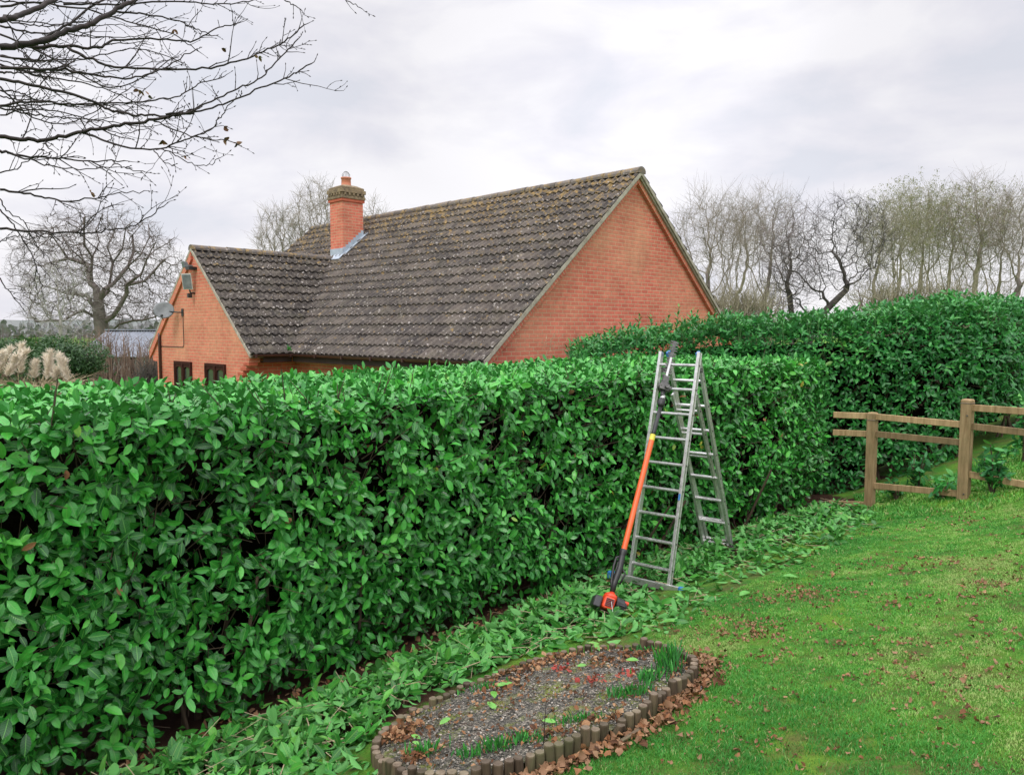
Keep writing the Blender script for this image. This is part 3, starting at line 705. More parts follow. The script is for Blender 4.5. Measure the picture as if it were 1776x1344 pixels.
mb = MB(); mb.sweep([dc-look*.02, dc-look*.08, H(9.66, tW+.10, 3.12), H(9.64, tW+.0, 3.12)], .016, 8); mb.box(H(9.64, tW+.012, 3.12), U3, W3, Z3, .05, .012, .09)
mb.build('wall_bracket', M['black'], ds)
mb = MB(); mb.sweep([H(9.62, tW+.012, 3.05), H(9.62, tW+.012, 2.36), H(9.64, tW+.012, 2.30), H(9.70, tW+.012, 2.28), H(11.05, tW+.012, 2.28)], .008, 5); mb.build('cable', M['black'], ds)
mb = MB(); mb.sweep([H(11.07, tW+.04, 2.62), H(11.07, tW+.04, 2.5), H(11.07, tW+.04, gz)], .035, 10); mb.build('downpipe', M['brownupvc'], house, smooth=True)
# floodlight, sensor and upper lamp on the wing gable
mb = MB(); c = H(8.93, tW+.15, 3.83); ln = unit(-W3*.75-U3*.65-Z3*.22); lx = unit(np.cross(ln, Z3)); ly = np.cross(lx, ln)
V = [c+lx*i*.12+ly*j*.19+ln*.045 for i in (-1, 1) for j in (-1, 1)] + [c+lx*i*.075+ly*j*.13-ln*.05 for i in (-1, 1) for j in (-1, 1)]
mb.add(V, [(0, 1, 3, 2), (4, 6, 7, 5), (0, 4, 5, 1), (2, 3, 7, 6), (0, 2, 6, 4), (1, 5, 7, 3)])
fl = bevel(mb.build('floodlight', M['white'], house), .008)
mb = MB(); mb.box(c+ln*.05, lx, ly, ln, .1, .165, .004); mb.build('lamp_glass', M['dish'], fl)
mb = MB(); mb.sweep([H(8.93, tW, 3.56), H(8.93, tW+.1, 3.56), H(8.93, tW+.12, 3.66)], .02, 8); mb.box(H(8.93, tW+.12, 3.50), U3, W3, Z3, .04, .045, .05); mb.build('motion_sensor', M['black'], fl)
mb = MB(); c = H(9.02, tW+.17, 4.22); mb.box(c, U3, W3, unit(Z3-W3*.3), .07, .05, .07); mb.sweep([H(9., tW, 4.2), H(9., tW+.12, 4.2)], .02, 8)
fl2 = bevel(mb.build('security_lamp', M['dish'], house), .01)
mb = MB(); mb.box(H(8.85, tW+.10, 4.13), U3, W3, Z3, .10, .09, .035); mb.build('lamp_bracket', M['black'], fl2)
# weed in the valley gutter
n = 26; c = H(sW-hW-.02, hM+.1, zE-.02); P = np.repeat(c[None], n, 0)+rng.normal(size=(n, 3))*.03
leaf_obj('gutter_weed', [leaves(P, rng.normal(size=(n, 3))*.7+[0, -.2, .8], rng.normal(size=(n, 3)), rnd(n, .06, .13), rnd(n, .03, .05), rnd(n, 0, .8), rnd(n, 0, .3), rnd(n, .6, .95))], M['laurel2'], house)

# ================================================================== LAUREL HEDGES
def hedge_frame(line):
    e = np.diff(line, axis=0); L = np.linalg.norm(e, axis=1); cum = np.concatenate([[0], np.cumsum(L)]); e = e/L[:, None]
    nn = np.stack([e[:, 1], -e[:, 0]], 1)
    vn = np.concatenate([nn[:1], unit(nn[:-1]+nn[1:]), nn[-1:]])
    def f(s):
        s = np.asarray(s, float); x = np.interp(s, cum, line[:, 0]); y = np.interp(s, cum, line[:, 1])
        n_ = unit(np.stack([np.interp(s, cum, vn[:, 0]), np.interp(s, cum, vn[:, 1])], -1)); return np.stack([x, y], -1), n_
    return f, cum[-1]
def build_hedge(name, line, thick, topf, botf, dens, label, mt, recess=.22, rT=.16, Lr=(.095, .145), wide=.42, top_dens=1.0, hole=.0, shag=0., back=True, flat_top=True, botn=.3, endcap=(False, True)):
    f, L = hedge_frame(line); root = empty(name, [*line[len(line)//2], float(ground(*line[len(line)//2]))], label, 'hedge')
    def surf(s, v):
        """v<1: face bottom->top ; 1..2: over the top front->back"""
        p, n_ = f(s); g_ = ground(p[:, 0], p[:, 1]); zt = topf(s); zb = g_+botf(s)
        vf = np.clip(v, 0, 1); vt = np.clip(v-1, 0, 1)
        zz = zb+(zt-zb)*vf
        # recess towards the bottom, bulge, rounded shoulder
        inn = recess*np.clip(1-vf*2.6, 0, 1)**1.5 + .05*np.sin(vf*5+s*1.3)*.6 + .07*(vnoise(np.stack([s, zz, s*0], 1), 1.6)-.5)*2
        sh = np.clip((zz-(zt-rT))/rT, 0, 1); inn = inn + rT*(1-np.sqrt(np.clip(1-sh**2, 0, 1)))*.9
        tp_ = v > 1; offh = vt*(thick-.25); a_ = np.clip(offh/(.9*rT), 0, 1); st_ = np.sqrt(np.clip(1-(1-a_)**2, 0, 1))
        zz = np.where(tp_, zt-rT+rT*st_, zz); off = np.where(tp_, -offh-.02, -inn)
        P = np.stack([p[:, 0]+n_[:, 0]*off, p[:, 1]+n_[:, 1]*off, zz], 1)
        bumpz = (vnoise(np.stack([s, vt*thick, s*0], 1), 1.3, 7)-.5)*.06*(vt > 0)
        P[:, 2] += bumpz
        N3 = np.stack([n_[:, 0], n_[:, 1], np.zeros(len(s))], 1)
        nz = np.where(v > 1, .35+.65*st_, sh**2); N_ = unit(N3*(1-nz)[:, None]+Z3*nz[:, None]+1e-6)
        N_ = np.where((v < .15)[:, None], unit(N3-Z3*.15), N_)
        return P, N_
    parts = []
    Hf = 2.0
    nf = int(L*Hf*dens); s = rng.random(nf)*L; v = rng.random(nf)
    # ragged bottom
    rag = vnoise(np.stack([s, s*0, s*0+3], 1), 2.3)*botn; v = rag*.5*rng.random(nf)**2 + v*(1-rag*.5) if False else v
    keep = v > (vnoise(np.stack([s, s*0, s*0+3], 1), 1.9)-.35)*botn
    P, N_ = surf(s, v)
    hn = vnoise(np.stack([P[:, 0]+P[:, 1], P[:, 1]*0, P[:, 2]], 1), 2.6, 3)*.45 + vnoise(np.stack([P[:, 0]+P[:, 1], P[:, 1]*0, P[:, 2]], 1), 6.5, 9)*.55
    keep &= (hn > hole) | (rng.random(nf) < .35)
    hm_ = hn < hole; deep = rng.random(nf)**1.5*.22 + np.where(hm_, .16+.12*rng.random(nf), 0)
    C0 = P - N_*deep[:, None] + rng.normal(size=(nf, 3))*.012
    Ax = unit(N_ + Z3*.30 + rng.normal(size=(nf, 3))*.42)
    hue = np.clip(vnoise(C0, 1.5, 5)*.55 + rng.random(nf)*.5 - deep*.8, 0, 1)  # deeper leaves darker: older growth, plus gap shade put into the colour
    k = keep
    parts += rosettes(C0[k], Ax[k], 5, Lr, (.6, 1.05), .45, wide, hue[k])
    ns1 = int(L*Hf*dens*2.9); s = rng.random(ns1)*L; v = rng.random(ns1); P, N_ = surf(s, v); fx = np.stack([P[:, 0]+P[:, 1], P[:, 1]*0, P[:, 2]], 1)
    hn = vnoise(fx, 2.6, 3)*.45+vnoise(fx, 6.5, 9)*.55; kk = (hn > hole) | (rng.random(ns1) < .3)
    P = P-N_*(rng.random(ns1)**1.6*.20+np.where(hn < hole, .14, -.02))[:, None]; P, N_, hn = P[kk], N_[kk], hn[kk]; ns1 = len(P)
    tn = rng.normal(size=(ns1, 3))*.7+N_*.25-Z3*.45; Nr = unit(N_*.8+Z3*.3+rng.normal(size=(ns1, 3))*.45); Ln = rnd(ns1, *Lr)*rnd(ns1, .75, 1.1)
    parts.append(leaves(P, tn, Nr, Ln, Ln*rnd(ns1, wide*.85, wide*1.15), rnd(ns1, .05, .8), rnd(ns1, .05, .5), np.clip(rng.random(ns1)*.8+.1*rng.normal(size=ns1), 0, 1)))
    # top
    nt_ = int(L*thick*dens*top_dens); s = rng.random(nt_)*L; v = 1+rng.random(nt_); P, N_ = surf(s, v)
    C0 = P - N_*(rng.random(nt_)**1.5*.13)[:, None]
    C0[:, 2] += shag*rng.random(nt_)**3
    Ax = unit(N_ + rng.normal(size=(nt_, 3))*.5)
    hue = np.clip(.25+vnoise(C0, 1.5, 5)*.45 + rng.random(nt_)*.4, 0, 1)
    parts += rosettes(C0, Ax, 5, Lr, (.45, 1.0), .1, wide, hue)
    # back and ends, thinner
    ends = []
    if back:
        nb = int(L*1.8*dens*.35); s = rng.random(nb)*L; p, n_ = f(s); z = ground(p[:, 0], p[:, 1])+.3+rng.random(nb)*(topf(s)-ground(p[:, 0], p[:, 1])-.3)
        C0 = np.stack([p[:, 0]-n_[:, 0]*(thick-.1), p[:, 1]-n_[:, 1]*(thick-.1), z], 1); A_ = np.stack([-n_[:, 0], -n_[:, 1], n_[:, 0]*0], 1)
        parts += rosettes(C0, unit(A_+rng.normal(size=(nb, 3))*.4), 4, Lr, (.6, 1), .3, wide)
    for e_, fl_ in ((0., endcap[0]), (L, endcap[1])):
        if not fl_: continue
        nb = int(thick*2*dens); p, n_ = f(np.array([e_])); tdir = np.array([-n_[0][1], n_[0][0]])*(1 if e_ > 0 else -1)
        dd = rnd(nb, .0, thick-.1); g_ = float(ground(p[0][0], p[0][1])); z = g_+.15+rng.random(nb)*(float(topf(np.array([e_]))[0])-g_-.15)
        C0 = np.stack([p[0][0]-n_[0][0]*dd+tdir[0]*rnd(nb, -.16, .03), p[0][1]-n_[0][1]*dd+tdir[1]*rnd(nb, -.16, .03), z], 1)
        parts += rosettes(C0, unit(np.array([tdir[0], tdir[1], .3])+rng.normal(size=(nb, 3))*.4), 5, Lr, (.6, 1.05), .4, wide)
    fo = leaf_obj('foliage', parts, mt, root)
    # dark interior: near-black block standing in for shade behind the leaves
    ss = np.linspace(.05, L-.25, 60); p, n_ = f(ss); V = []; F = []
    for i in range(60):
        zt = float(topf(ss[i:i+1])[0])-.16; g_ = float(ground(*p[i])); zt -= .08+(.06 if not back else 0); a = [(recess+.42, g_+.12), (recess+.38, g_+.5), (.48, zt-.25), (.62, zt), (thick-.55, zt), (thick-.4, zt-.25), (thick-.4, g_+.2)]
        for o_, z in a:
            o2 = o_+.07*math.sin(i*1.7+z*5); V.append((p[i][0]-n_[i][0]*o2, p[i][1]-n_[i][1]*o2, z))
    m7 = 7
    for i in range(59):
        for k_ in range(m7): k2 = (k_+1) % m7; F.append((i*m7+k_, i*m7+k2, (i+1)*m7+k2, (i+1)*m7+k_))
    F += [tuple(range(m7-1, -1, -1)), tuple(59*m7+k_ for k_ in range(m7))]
    mb = MB(); mb.add(V, F); mb.build('shade_core', M['hedge_core'], root)
    # twigs seen between the leaves
    nt2 = int(L*190); s = rng.random(nt2)*L; v = rng.random(nt2)*.97; P, N_ = surf(s, v)
    d_ = unit(N_*.5 + Z3*.7 + rng.normal(size=(nt2, 3))*.5); q0 = P - N_*rnd(nt2, .12, .28)[:, None]; q1 = q0 + d_*rnd(nt2, .12, .34)[:, None]
    V1, L1, S1 = tubes(q0, q1, rnd(nt2, .003, .006), rnd(nt2, .002, .003), 4)
    # main stems down to the soil
    ns_ = int(L*5); s = rng.random(ns_)*L; p, n_ = f(s); o_ = rnd(ns_, .22, .6); bx_ = p-n_*o_[:, None]; g_ = ground(bx_[:, 0], bx_[:, 1])
    q0 = np.stack([bx_[:, 0], bx_[:, 1], g_-.05], 1); q1 = q0 + np.stack([rng.normal(size=ns_)*.15+n_[:, 0]*.1, rng.normal(size=ns_)*.15+n_[:, 1]*.1, rnd(ns_, .6, 1.1)], 1)
    V2, L2, S2 = tubes(q0, q1, rnd(ns_, .012, .028), rnd(ns_, .008, .014), 6)
    mesh_np('stems', np.concatenate([V1, V2]), np.concatenate([L1, L2+len(V1)]), np.concatenate([S1, S2]), M['stem'], root, True)
    return root, f, L
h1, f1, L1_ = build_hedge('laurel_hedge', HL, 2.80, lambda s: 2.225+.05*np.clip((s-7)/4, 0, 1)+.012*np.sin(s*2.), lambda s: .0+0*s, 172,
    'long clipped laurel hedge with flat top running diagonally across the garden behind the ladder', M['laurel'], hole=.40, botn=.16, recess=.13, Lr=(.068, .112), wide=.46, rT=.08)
HL2 = np.array([(1.0, 11.9), (2.2, 11.9), (3.3, 11.8), (4.5, 11.3), (6.1, 10.75), (7.2, 11.0), (8.4, 11.8), (12.0, 13.4)])
_c2 = np.concatenate([[0], np.cumsum(np.linalg.norm(np.diff(HL2, axis=0), axis=1))])
def top2(s):
    x = np.interp(s, _c2, HL2[:, 0])
    return np.interp(x, [1.0, 1.7, 2.3, 2.9, 3.4, 4.6, 5.3, 6.0, 6.9, 7.6, 8.4, 12], [2.26, 2.44, 2.52, 2.64, 2.74, 2.78, 2.80, 2.94, 3.06, 3.02, 3.02, 3.0]) + .10*(vnoise(np.stack([s, s*0, s*0], 1), 1.2)-.5)*2
h2, f2, L2_ = build_hedge('laurel_hedge', HL2, 1.9, top2, lambda s: .0+.40*np.clip((s-5.9)/.5, 0, 1), 135,
    'taller unclipped laurel hedge with shaggy upright shoots behind the wooden fence', M['laurel2'], hole=.36, recess=.10, shag=.26, rT=.85, Lr=(.075, .115), wide=.40, top_dens=2.4, back=False, botn=.2, endcap=(True, False))
# upright shoots on hedge 2 (parts of it)
def shoots(root, base, heights, mt, name='shoot', Lr=(.08, .12)):
    parts = []; st = MB()
    for b_, h in zip(base, heights):
        lean = rng.normal(size=2)*.10; n = max(4, int(h/.035)); t_ = np.linspace(.15, 1, n)
        P = np.stack([b_[0]+lean[0]*h*t_, b_[1]+lean[1]*h*t_, b_[2]+h*t_], 1)
        ph = np.arange(n)*2.4+rng.random()*6; D = np.stack([np.cos(ph)*.7, np.sin(ph)*.7, np.full(n, .75)+t_*.3], 1)
        Nn = np.stack([-np.cos(ph)*.6, -np.sin(ph)*.6, np.full(n, .8)], 1)
        Ln = rnd(n, *Lr)*(1-.35*(t_ > .85)); parts.append(leaves(P, D, Nn, Ln, Ln*.38, rnd(n, .1, .5), rnd(n, .1, .5), rnd(n, .4, .95)))
        st.sweep([b_-Z3*.2, P[n//2], P[-1]], [.006, .005, .003], 5)
    o = leaf_obj(name, parts, mt, root); st.build('shoot_stems', M['greenstem'], o)
bs, hs = [], []
for px, py, h in ((1082, 570, .20), (1103, 562, .26), (1128, 563, .2), (1150, 558, .24), (1172, 545, .42), (1203, 552, .28), (1212, 556, .22), (1060, 585, .16), (1240, 552, .16), (1030, 592, .15), (1185, 565, .2), (1140, 575, .2), (1268, 548, .15)):
    p = atY(px, py, 12.45); p = atY(px, py-13, 12.2); bs.append(p-Z3*(h*1.35+.06)); hs.append(h*1.35+.06)
for i in range(110):
    s = rng.random()*(L2_-2)+1.2; p, n_ = f2(np.array([s])); z = float(top2(np.array([s]))[0]); o_ = rng.random()*1.5
    bs.append(np.array([p[0][0]-n_[0][0]*o_, p[0][1]-n_[0][1]*o_, z-.05])); hs.append(rnd(1, .1, .34)[0])
for i in range(26):   # taller clumps on the right, as in the photo
    px = random.choice([1560, 1590, 1660, 1680, 1700, 1580, 1750]) + random.uniform(-22, 22)
    p = atY(px, 545, 12.2); s = np.array([np.interp(p[0], HL2[:, 0], _c2)]); bs.append(np.array([p[0], 12.2, float(top2(s)[0])-.05])); hs.append(rnd(1, .15, .34)[0])
shoots(h2, bs, hs, M['laurel2'], 'top_growth')
# few stray leaves: dead ones caught in the clipped hedge
n = 34; s = rng.random(n)*L1_; p, n_ = f1(s); z = rnd(n, .7, 2.15); P = np.stack([p[:, 0]+n_[:, 0]*.0, p[:, 1]+n_[:, 1]*.0, z], 1)
o = leaf_obj('dead_leaves', [leaves(P, rng.normal(size=(n, 3)), np.stack([n_[:, 0], n_[:, 1], n_[:, 0]*0+.3], 1)+rng.normal(size=(n, 3))*.4, rnd(n, .05, .09), rnd(n, .025, .04), rnd(n, .3, 1), rnd(n, .1, .5), rnd(n, .2, .9))], M['brownleaf'], h1)

# small laurels beyond the fence
def sapling(px, py, h, k, label):
    b_ = G(px, py); r = empty('laurel_sapling', b_, label, 'shrub', 'young laurels beyond the fence'); st = MB(); cs_ = []; ax = []
    for i in range(5):
        a = rnd(1, 0, 6.28)[0]; tip = b_+np.array([math.cos(a)*.16*random.random()*h*2, math.sin(a)*.12, h*rnd(1, .6, 1)[0]]); st.sweep([b_-Z3*.05, (b_+tip)/2+rng.normal(size=3)*.02, tip], [.014, .01, .005], 6)
        for j in range(k): tt = rnd(1, .35, 1)[0]; cs_.append(b_+(tip-b_)*tt+rng.normal(size=3)*.05); ax.append(unit(rng.normal(size=3)*.7+Z3*.6))
    st.build('stem', M['stem'], r); leaf_obj('foliage', rosettes(np.array(cs_), np.array(ax), 5, (.09, .13), (.6, 1), .3, .4), M['laurel2'], r)
sapling(1722, 856, .62, 9, 'small bushy laurel on the lawn beyond the right-hand fence bay')
sapling(1632, 868, .24, 3, 'small laurel seen under the bottom rail close beside the taller fence post')
sapling(1556, 868, .24, 3, 'small dark laurel seen behind the low bottom rail near the shorter fence post')
sapling(1592, 850, .5, 5, 'leafy young laurel behind the middle of the left-hand fence bay')
sapling(1775, 800, .9, 9, 'young laurel at the right edge of the photo behind the fence rails')

# ================================================================== GROUND COVER
def in_poly(P, poly):
    x, y = P[:, 0], P[:, 1]; ins = np.zeros(len(P), bool); n = len(poly)
    for i in range(n):
        x0, y0 = poly[i]; x1, y1 = poly[(i+1) % n]
        c = ((y0 > y) != (y1 > y)) & (x < (x1-x0)*(y-y0)/(y1-y0+1e-12)+x0); ins ^= c
    return ins
def px_poly(pts, dz=0): return np.array([G(a, b_, dz)[:2] for a, b_ in pts])
# raised bed outline (tops of logs)
bed_px = [(650, 1292), (668, 1305), (694, 1323), (731, 1336), (787, 1338), (828, 1329), (880, 1314), (936, 1298), (973, 1283), (1025, 1260), (1073, 1243), (1112, 1222), (1143, 1197), (1177, 1178), (1207, 1155), (1201, 1137), (1177, 1121), (1151, 1112), (1085, 1110), (1018, 1114), (954, 1128), (880, 1152), (806, 1180), (750, 1206), (694, 1234), (661, 1262), (650, 1279)]
LOGH = .115
bed = np.array([G(a, b_, LOGH) for a, b_ in bed_px]); bed2 = bed[:, :2]
bc = bed2.mean(0)
# clippings strip
clip_px = [(1520, 893), (1500, 915), (1440, 952), (1370, 985), (1290, 1015), (1235, 1040), (1180, 1072), (1150, 1098), (1060, 1108), (960, 1125), (860, 1158), (780, 1192), (700, 1228), (655, 1262), (640, 1310), (640, 1343)]
edge = px_poly(clip_px); inner = [f1(np.array([s]))[0][0]-f1(np.array([s]))[1][0]*.15 for s in np.linspace(L1_+.1, 1.2, 14)]
clip_poly = list(map(tuple, edge)) + [(edge[-1][0]-.9, edge[-1][1]-1.6), (-3.8, 1.8)] + [tuple(i) for i in inner[::-1]]
def sample_poly(poly, n):
    poly = np.array(poly); lo, hi = poly.min(0), poly.max(0); out_ = []
    c = 0
    while c < n:
        P = lo+(hi-lo)*rng.random((n*2, 2)); P = P[in_poly(P, poly)]; out_.append(P); c += len(P)
    return np.concatenate(out_)[:n]
P = sample_poly(clip_poly, 17500); P = P+rng.normal(size=P.shape)*.045
scx = P[rng.integers(0, 17500, 900)]; P = np.concatenate([P, scx+rng.normal(size=scx.shape)*.17])
d, s = hedge_d(P[:, 0], P[:, 1])
litter = np.clip((d+.02)/.28, 0, 1)      # bare litter right under the near part of the hedge
keepn = vnoise(np.stack([P[:, 0], P[:, 1], P[:, 0]*0], 1), 2.2, 4)
keep = (rng.random(len(P)) < np.where(s < 8.3, .05+.95*litter**1.5, .6)) & ~in_poly(P, bed2)
kn2 = vnoise(np.stack([P[:, 0], P[:, 1], P[:, 0]*0], 1), 6, 14); keep &= (keepn*.5+kn2*.5 > .33) | (rng.random(len(P)) < .25)
outr = np.clip((d-.62-.25*keepn)/.3, 0, 1); keep &= rng.random(len(P)) > outr*.6
fa, fb = G(1060, 1006)[:2], G(1192, 1034)[:2]; ef = fb-fa; tf = np.clip(((P-fa)@ef)/(ef@ef), 0, 1); bard = np.linalg.norm(P-fa-tf[:, None]*ef, axis=1); engd = np.linalg.norm(P-G(1056, 1068)[:2], axis=1)
keep &= ~((bard < .12) & (rng.random(len(P)) < .82)) & ~((engd < .2) & (rng.random(len(P)) < .6))
P = P[keep]; d = d[keep]; n = len(P)
ed = np.abs(d-.45); moundh = np.clip(.13-.2*ed, .01, .13)*(.5+vnoise(np.stack([P[:, 0], P[:, 1], P[:, 0]*0], 1), 3, 8))
feet = np.minimum(np.hypot(P[:, 0]-G(1160, 1030)[0], P[:, 1]-G(1160, 1030)[1]), np.hypot(P[:, 0]-G(1094, 1008)[0], P[:, 1]-G(1094, 1008)[1])); moundh = moundh*np.clip(feet/.5, .08, 1)
Zc = ground(P[:, 0], P[:, 1]) + .01 + moundh*rng.random(n)**.6
C0 = np.stack([P[:, 0], P[:, 1], Zc], 1)
nn = unit(Z3+rng.normal(size=(n, 3))*.55)*np.where(rng.random(n) < .42, -1, 1)[:, None]
Ln = rnd(n, .055, .125)
parts = [leaves(C0, rng.normal(size=(n, 3))*[1, 1, .28], nn, Ln, Ln*rnd(n, .30, .48), rnd(n, -.4, 1.1), rnd(n, .05, .7), np.clip(.75*rng.random(n)**1.2+.35*(vnoise(C0, 2.5, 11)), 0, 1), .1)]
# cut sprigs standing a little up from the heap
k = (rng.random(n) < .028) & (feet > .4); Cs = C0[k]+Z3*.04
parts += rosettes(Cs, unit(Z3+rng.normal(size=(len(Cs), 3))*.9), 5, (.08, .13), (.5, 1), .2, .42, jitter=.02)
# few scattered on the bed and lawn
spots = [(1128, 1075), (1118, 1092), (1180, 1082), (1330, 985), (1385, 1005), (1435, 955), (1300, 1030)]
for a, b_ in spots: p = G(a, b_); parts.append(leaves((p+[0, 0, .02])[None], rng.normal(size=(1, 3))*[1, 1, .2], np.array([[.1, -.2, 1]]), np.array([.14]), np.array([.06]), np.array([.3]), np.array([.3]), np.array([.8])))
o = leaf_obj('laurel_clippings', parts, M['clip']); tag(o, 'heap of cut laurel leaves lying along the foot of the clipped hedge', 'clippings', kind='stuff')
ns_ = 900; k = rng.integers(0, n, ns_); q0 = C0[k]+Z3*.01; q1 = q0+rng.normal(size=(ns_, 3))*[.1, .1, .03]
V, Lp, S = tubes(q0, q1, rnd(ns_, .002, .004), rnd(ns_, .0015, .003), 4)
o = mesh_np('cut_twigs', V, Lp, S, M['straw']); tag(o, 'thin cut twigs scattered among the laurel clippings', 'twigs', kind='stuff')
# brown fallen leaves: litter under hedge, lawn, against the bed
def brown(P, zoff, Lr, flat=.5):
    n = len(P); C0 = np.stack([P[:, 0], P[:, 1], ground(P[:, 0], P[:, 1])+zoff], 1); Ln = rnd(n, *Lr)
    return leaves(C0, rng.normal(size=(n, 3))*[1, 1, .4], unit(Z3+rng.normal(size=(n, 3))*flat)*np.where(rng.random(n) < .4, -1, 1)[:, None], Ln, Ln*rnd(n, .45, .8), rnd(n, .2, 1.6), rnd(n, -.6, .9), rng.random(n)*.97, .35, .55)
parts = []
P = sample_poly(clip_poly, 7000); d, s = hedge_d(P[:, 0], P[:, 1]); P = P[(d < .35) & (rng.random(len(P)) < .7)]; parts.append(brown(P, .012, (.03, .06)))
lawn_poly = [tuple(x) for x in px_poly([(1150, 1098), (1235, 1040), (1370, 985), (1500, 915), (1640, 880), (1776, 872), (1776, 1343), (900, 1343), (1100, 1290), (1220, 1190)])]
P = sample_poly(lawn_poly, 17000)
dn = vnoise(np.stack([P[:, 0], P[:, 1], P[:, 0]*0], 1), 1.6, 2)*.6+vnoise(np.stack([P[:, 0], P[:, 1], P[:, 0]*0], 1), 5, 2)*.4
b1 = np.exp(-((P-G(1260, 1100)[:2])**2).sum(1)/1.1); b2 = np.exp(-((P-G(1400, 1010)[:2])**2).sum(1)/1.5)
k = rng.random(len(P)) < np.clip((dn-.42)*1.3, .02, 1)*(.28+1.2*b1+1.*b2); parts.append(brown(P[k], .012, (.010, .034)))
Pk = P[k]; Pk = Pk[rng.random(len(Pk)) < .35]; parts.append(brown(np.repeat(Pk, 3, 0)+rng.normal(size=(len(Pk)*3, 2))*.016, .012, (.012, .032)))
# drifts against the outside of the log edging
def along(poly, k0, k1, n, out_, sp):
    pts = poly[k0:k1+1]; seg = rng.integers(0, len(pts)-1, n); t_ = rng.random(n)[:, None]; p = pts[seg]*(1-t_)+pts[seg+1]*t_
    dirn = unit(p-bc); return p + dirn*(out_+np.abs(rng.normal(size=n))*sp)[:, None]
P = along(bed2, 6, 13, 460, .04, .07); parts.append(brown(P, .02+.02*rng.random(len(P)), (.025, .055)))
P = along(bed2, 13, 16, 230, .04, .08); parts.append(brown(P, .02+.035*rng.random(len(P)), (.025, .055)))
P = along(bed2, 2, 6, 120, .05, .05); parts.append(brown(P, .02, (.025, .05)))
o = leaf_obj('fallen_leaves', parts, M['brownleaf']); tag(o, 'brown fallen leaves scattered over the lawn and drifted against the log edging', 'fallen leaves', kind='stuff')
# ---- raised bed
root = empty('raised_flower_bed', [bc[0], bc[1], float(ground(*bc))], 'oval gravel flower bed edged with short upright logs at the edge of the lawn', 'flower bed')
loop = np.concatenate([bed2, bed2[:1]]); segl = np.linalg.norm(np.diff(loop, axis=0), axis=1); cum = np.concatenate([[0], np.cumsum(segl)]); tot = cum[-1]
# smooth the outline
ss = np.linspace(0, tot, 400, endpoint=False); ox = np.interp(ss, cum, loop[:, 0]); oy = np.interp(ss, cum, loop[:, 1])
kern = np.hanning(25); kern /= kern.sum()
ox = np.convolve(np.concatenate([ox[-30:], ox, ox[:30]]), kern, 'same')[30:-30]; oy = np.convolve(np.concatenate([oy[-30:], oy, oy[:30]]), kern, 'same')[30:-30]
OUT = np.stack([ox, oy], 1); cl = np.concatenate([[0], np.cumsum(np.linalg.norm(np.diff(np.concatenate([OUT, OUT[:1]]), axis=0), axis=1))]); tot = cl[-1]
ctr0 = OUT.mean(0); nlog = 98; OL = np.concatenate([OUT, OUT[:1]])
for i in range(nlog):
    s_ = tot*i/nlog; x = np.interp(s_, cl, OL[:, 0]); y = np.interp(s_, cl, OL[:, 1]); g_ = float(ground(x, y))
    r_ = tot/nlog*.5*rnd(1, .88, 1.0)[0]; hgt = (LOGH if hedge_d(x, y)[0] > hedge_d(*ctr0)[0] else LOGH-.03)+rnd(1, -.02, .016)[0]; ns = 10
    tilt = rng.normal(size=2)*.035
    if i == int(nlog*.29): tilt = np.array([.45, -.1]); hgt *= .85
    V = []; ph = rnd(1, 0, 6)[0]
    for z_, rr in ((-.06, 1), (hgt*.5, 1.0), (hgt-.006, .97), (hgt, .88)):
        for k in range(ns):
            a = 6.2832*k/ns+ph; wv = 1+.05*math.sin(a*3+i); V.append((x+tilt[0]*z_+r_*rr*wv*math.cos(a), y+tilt[1]*z_+r_*rr*wv*math.sin(a), g_+z_))
    F = [(a*ns+k, a*ns+(k+1) % ns, (a+1)*ns+(k+1) % ns, (a+1)*ns+k) for a in range(3) for k in range(ns)] + [tuple(3*ns+k for k in range(ns))]
    mb = MB(); mb.add(V, F, rng.random()); lo_ = mb.build('log', M['logwood'], root)
    lo_.data.materials.append(M['logend']); lo_.data.polygons[len(F)-1].material_index = 1
# gravel surface inside: slightly domed
ctr = OUT.mean(0); V = []; F = []; nr = 26; sub = OUT[::4]; ns = len(sub)
for i in range(nr+1):
    f_ = i/nr
    for k in range(ns):
        p = ctr+(sub[k]-ctr)*f_*.985; z = float(ground(*p))+.055+.02*(1-f_**2)+.012*(vnoise(np.array([[p[0], p[1], 0]]), 7)[0]-.5)*2; V.append((p[0], p[1], z))
for i in range(nr):
    for k in range(ns): F.append((i*ns+k, i*ns+(k+1) % ns, (i+1)*ns+(k+1) % ns, (i+1)*ns+k))
mb = MB(); mb.add(V, F); mb.build('gravel', M['gravel'], root, smooth=True)
def bedz(x, y): return ground(x, y)+.07
# loose pebbles
inn = [tuple(ctr+(p-ctr)*.95) for p in OUT[::8]]
n = 5200; P = sample_poly(inn, n); C0 = np.stack([P[:, 0], P[:, 1], bedz(P[:, 0], P[:, 1])+rnd(n, -.004, .006)], 1)
oct_ = np.array([(1, 0, 0), (-1, 0, 0), (0, 1, 0), (0, -1, 0), (0, 0, 1), (0, 0, -1.)]); OF = [(0, 2, 4), (2, 1, 4), (1, 3, 4), (3, 0, 4), (2, 0, 5), (1, 2, 5), (3, 1, 5), (0, 3, 5)]
a = rnd(n, 0, 6.28); ca, sa = np.cos(a), np.sin(a); sz = np.stack([rnd(n, .005, .012), rnd(n, .004, .008), rnd(n, .003, .006)], 1)
Vl = oct_[None]*sz[:, None, :]; V = np.stack([Vl[..., 0]*ca[:, None]-Vl[..., 1]*sa[:, None], Vl[..., 0]*sa[:, None]+Vl[..., 1]*ca[:, None], Vl[..., 2]], -1)+C0[:, None]
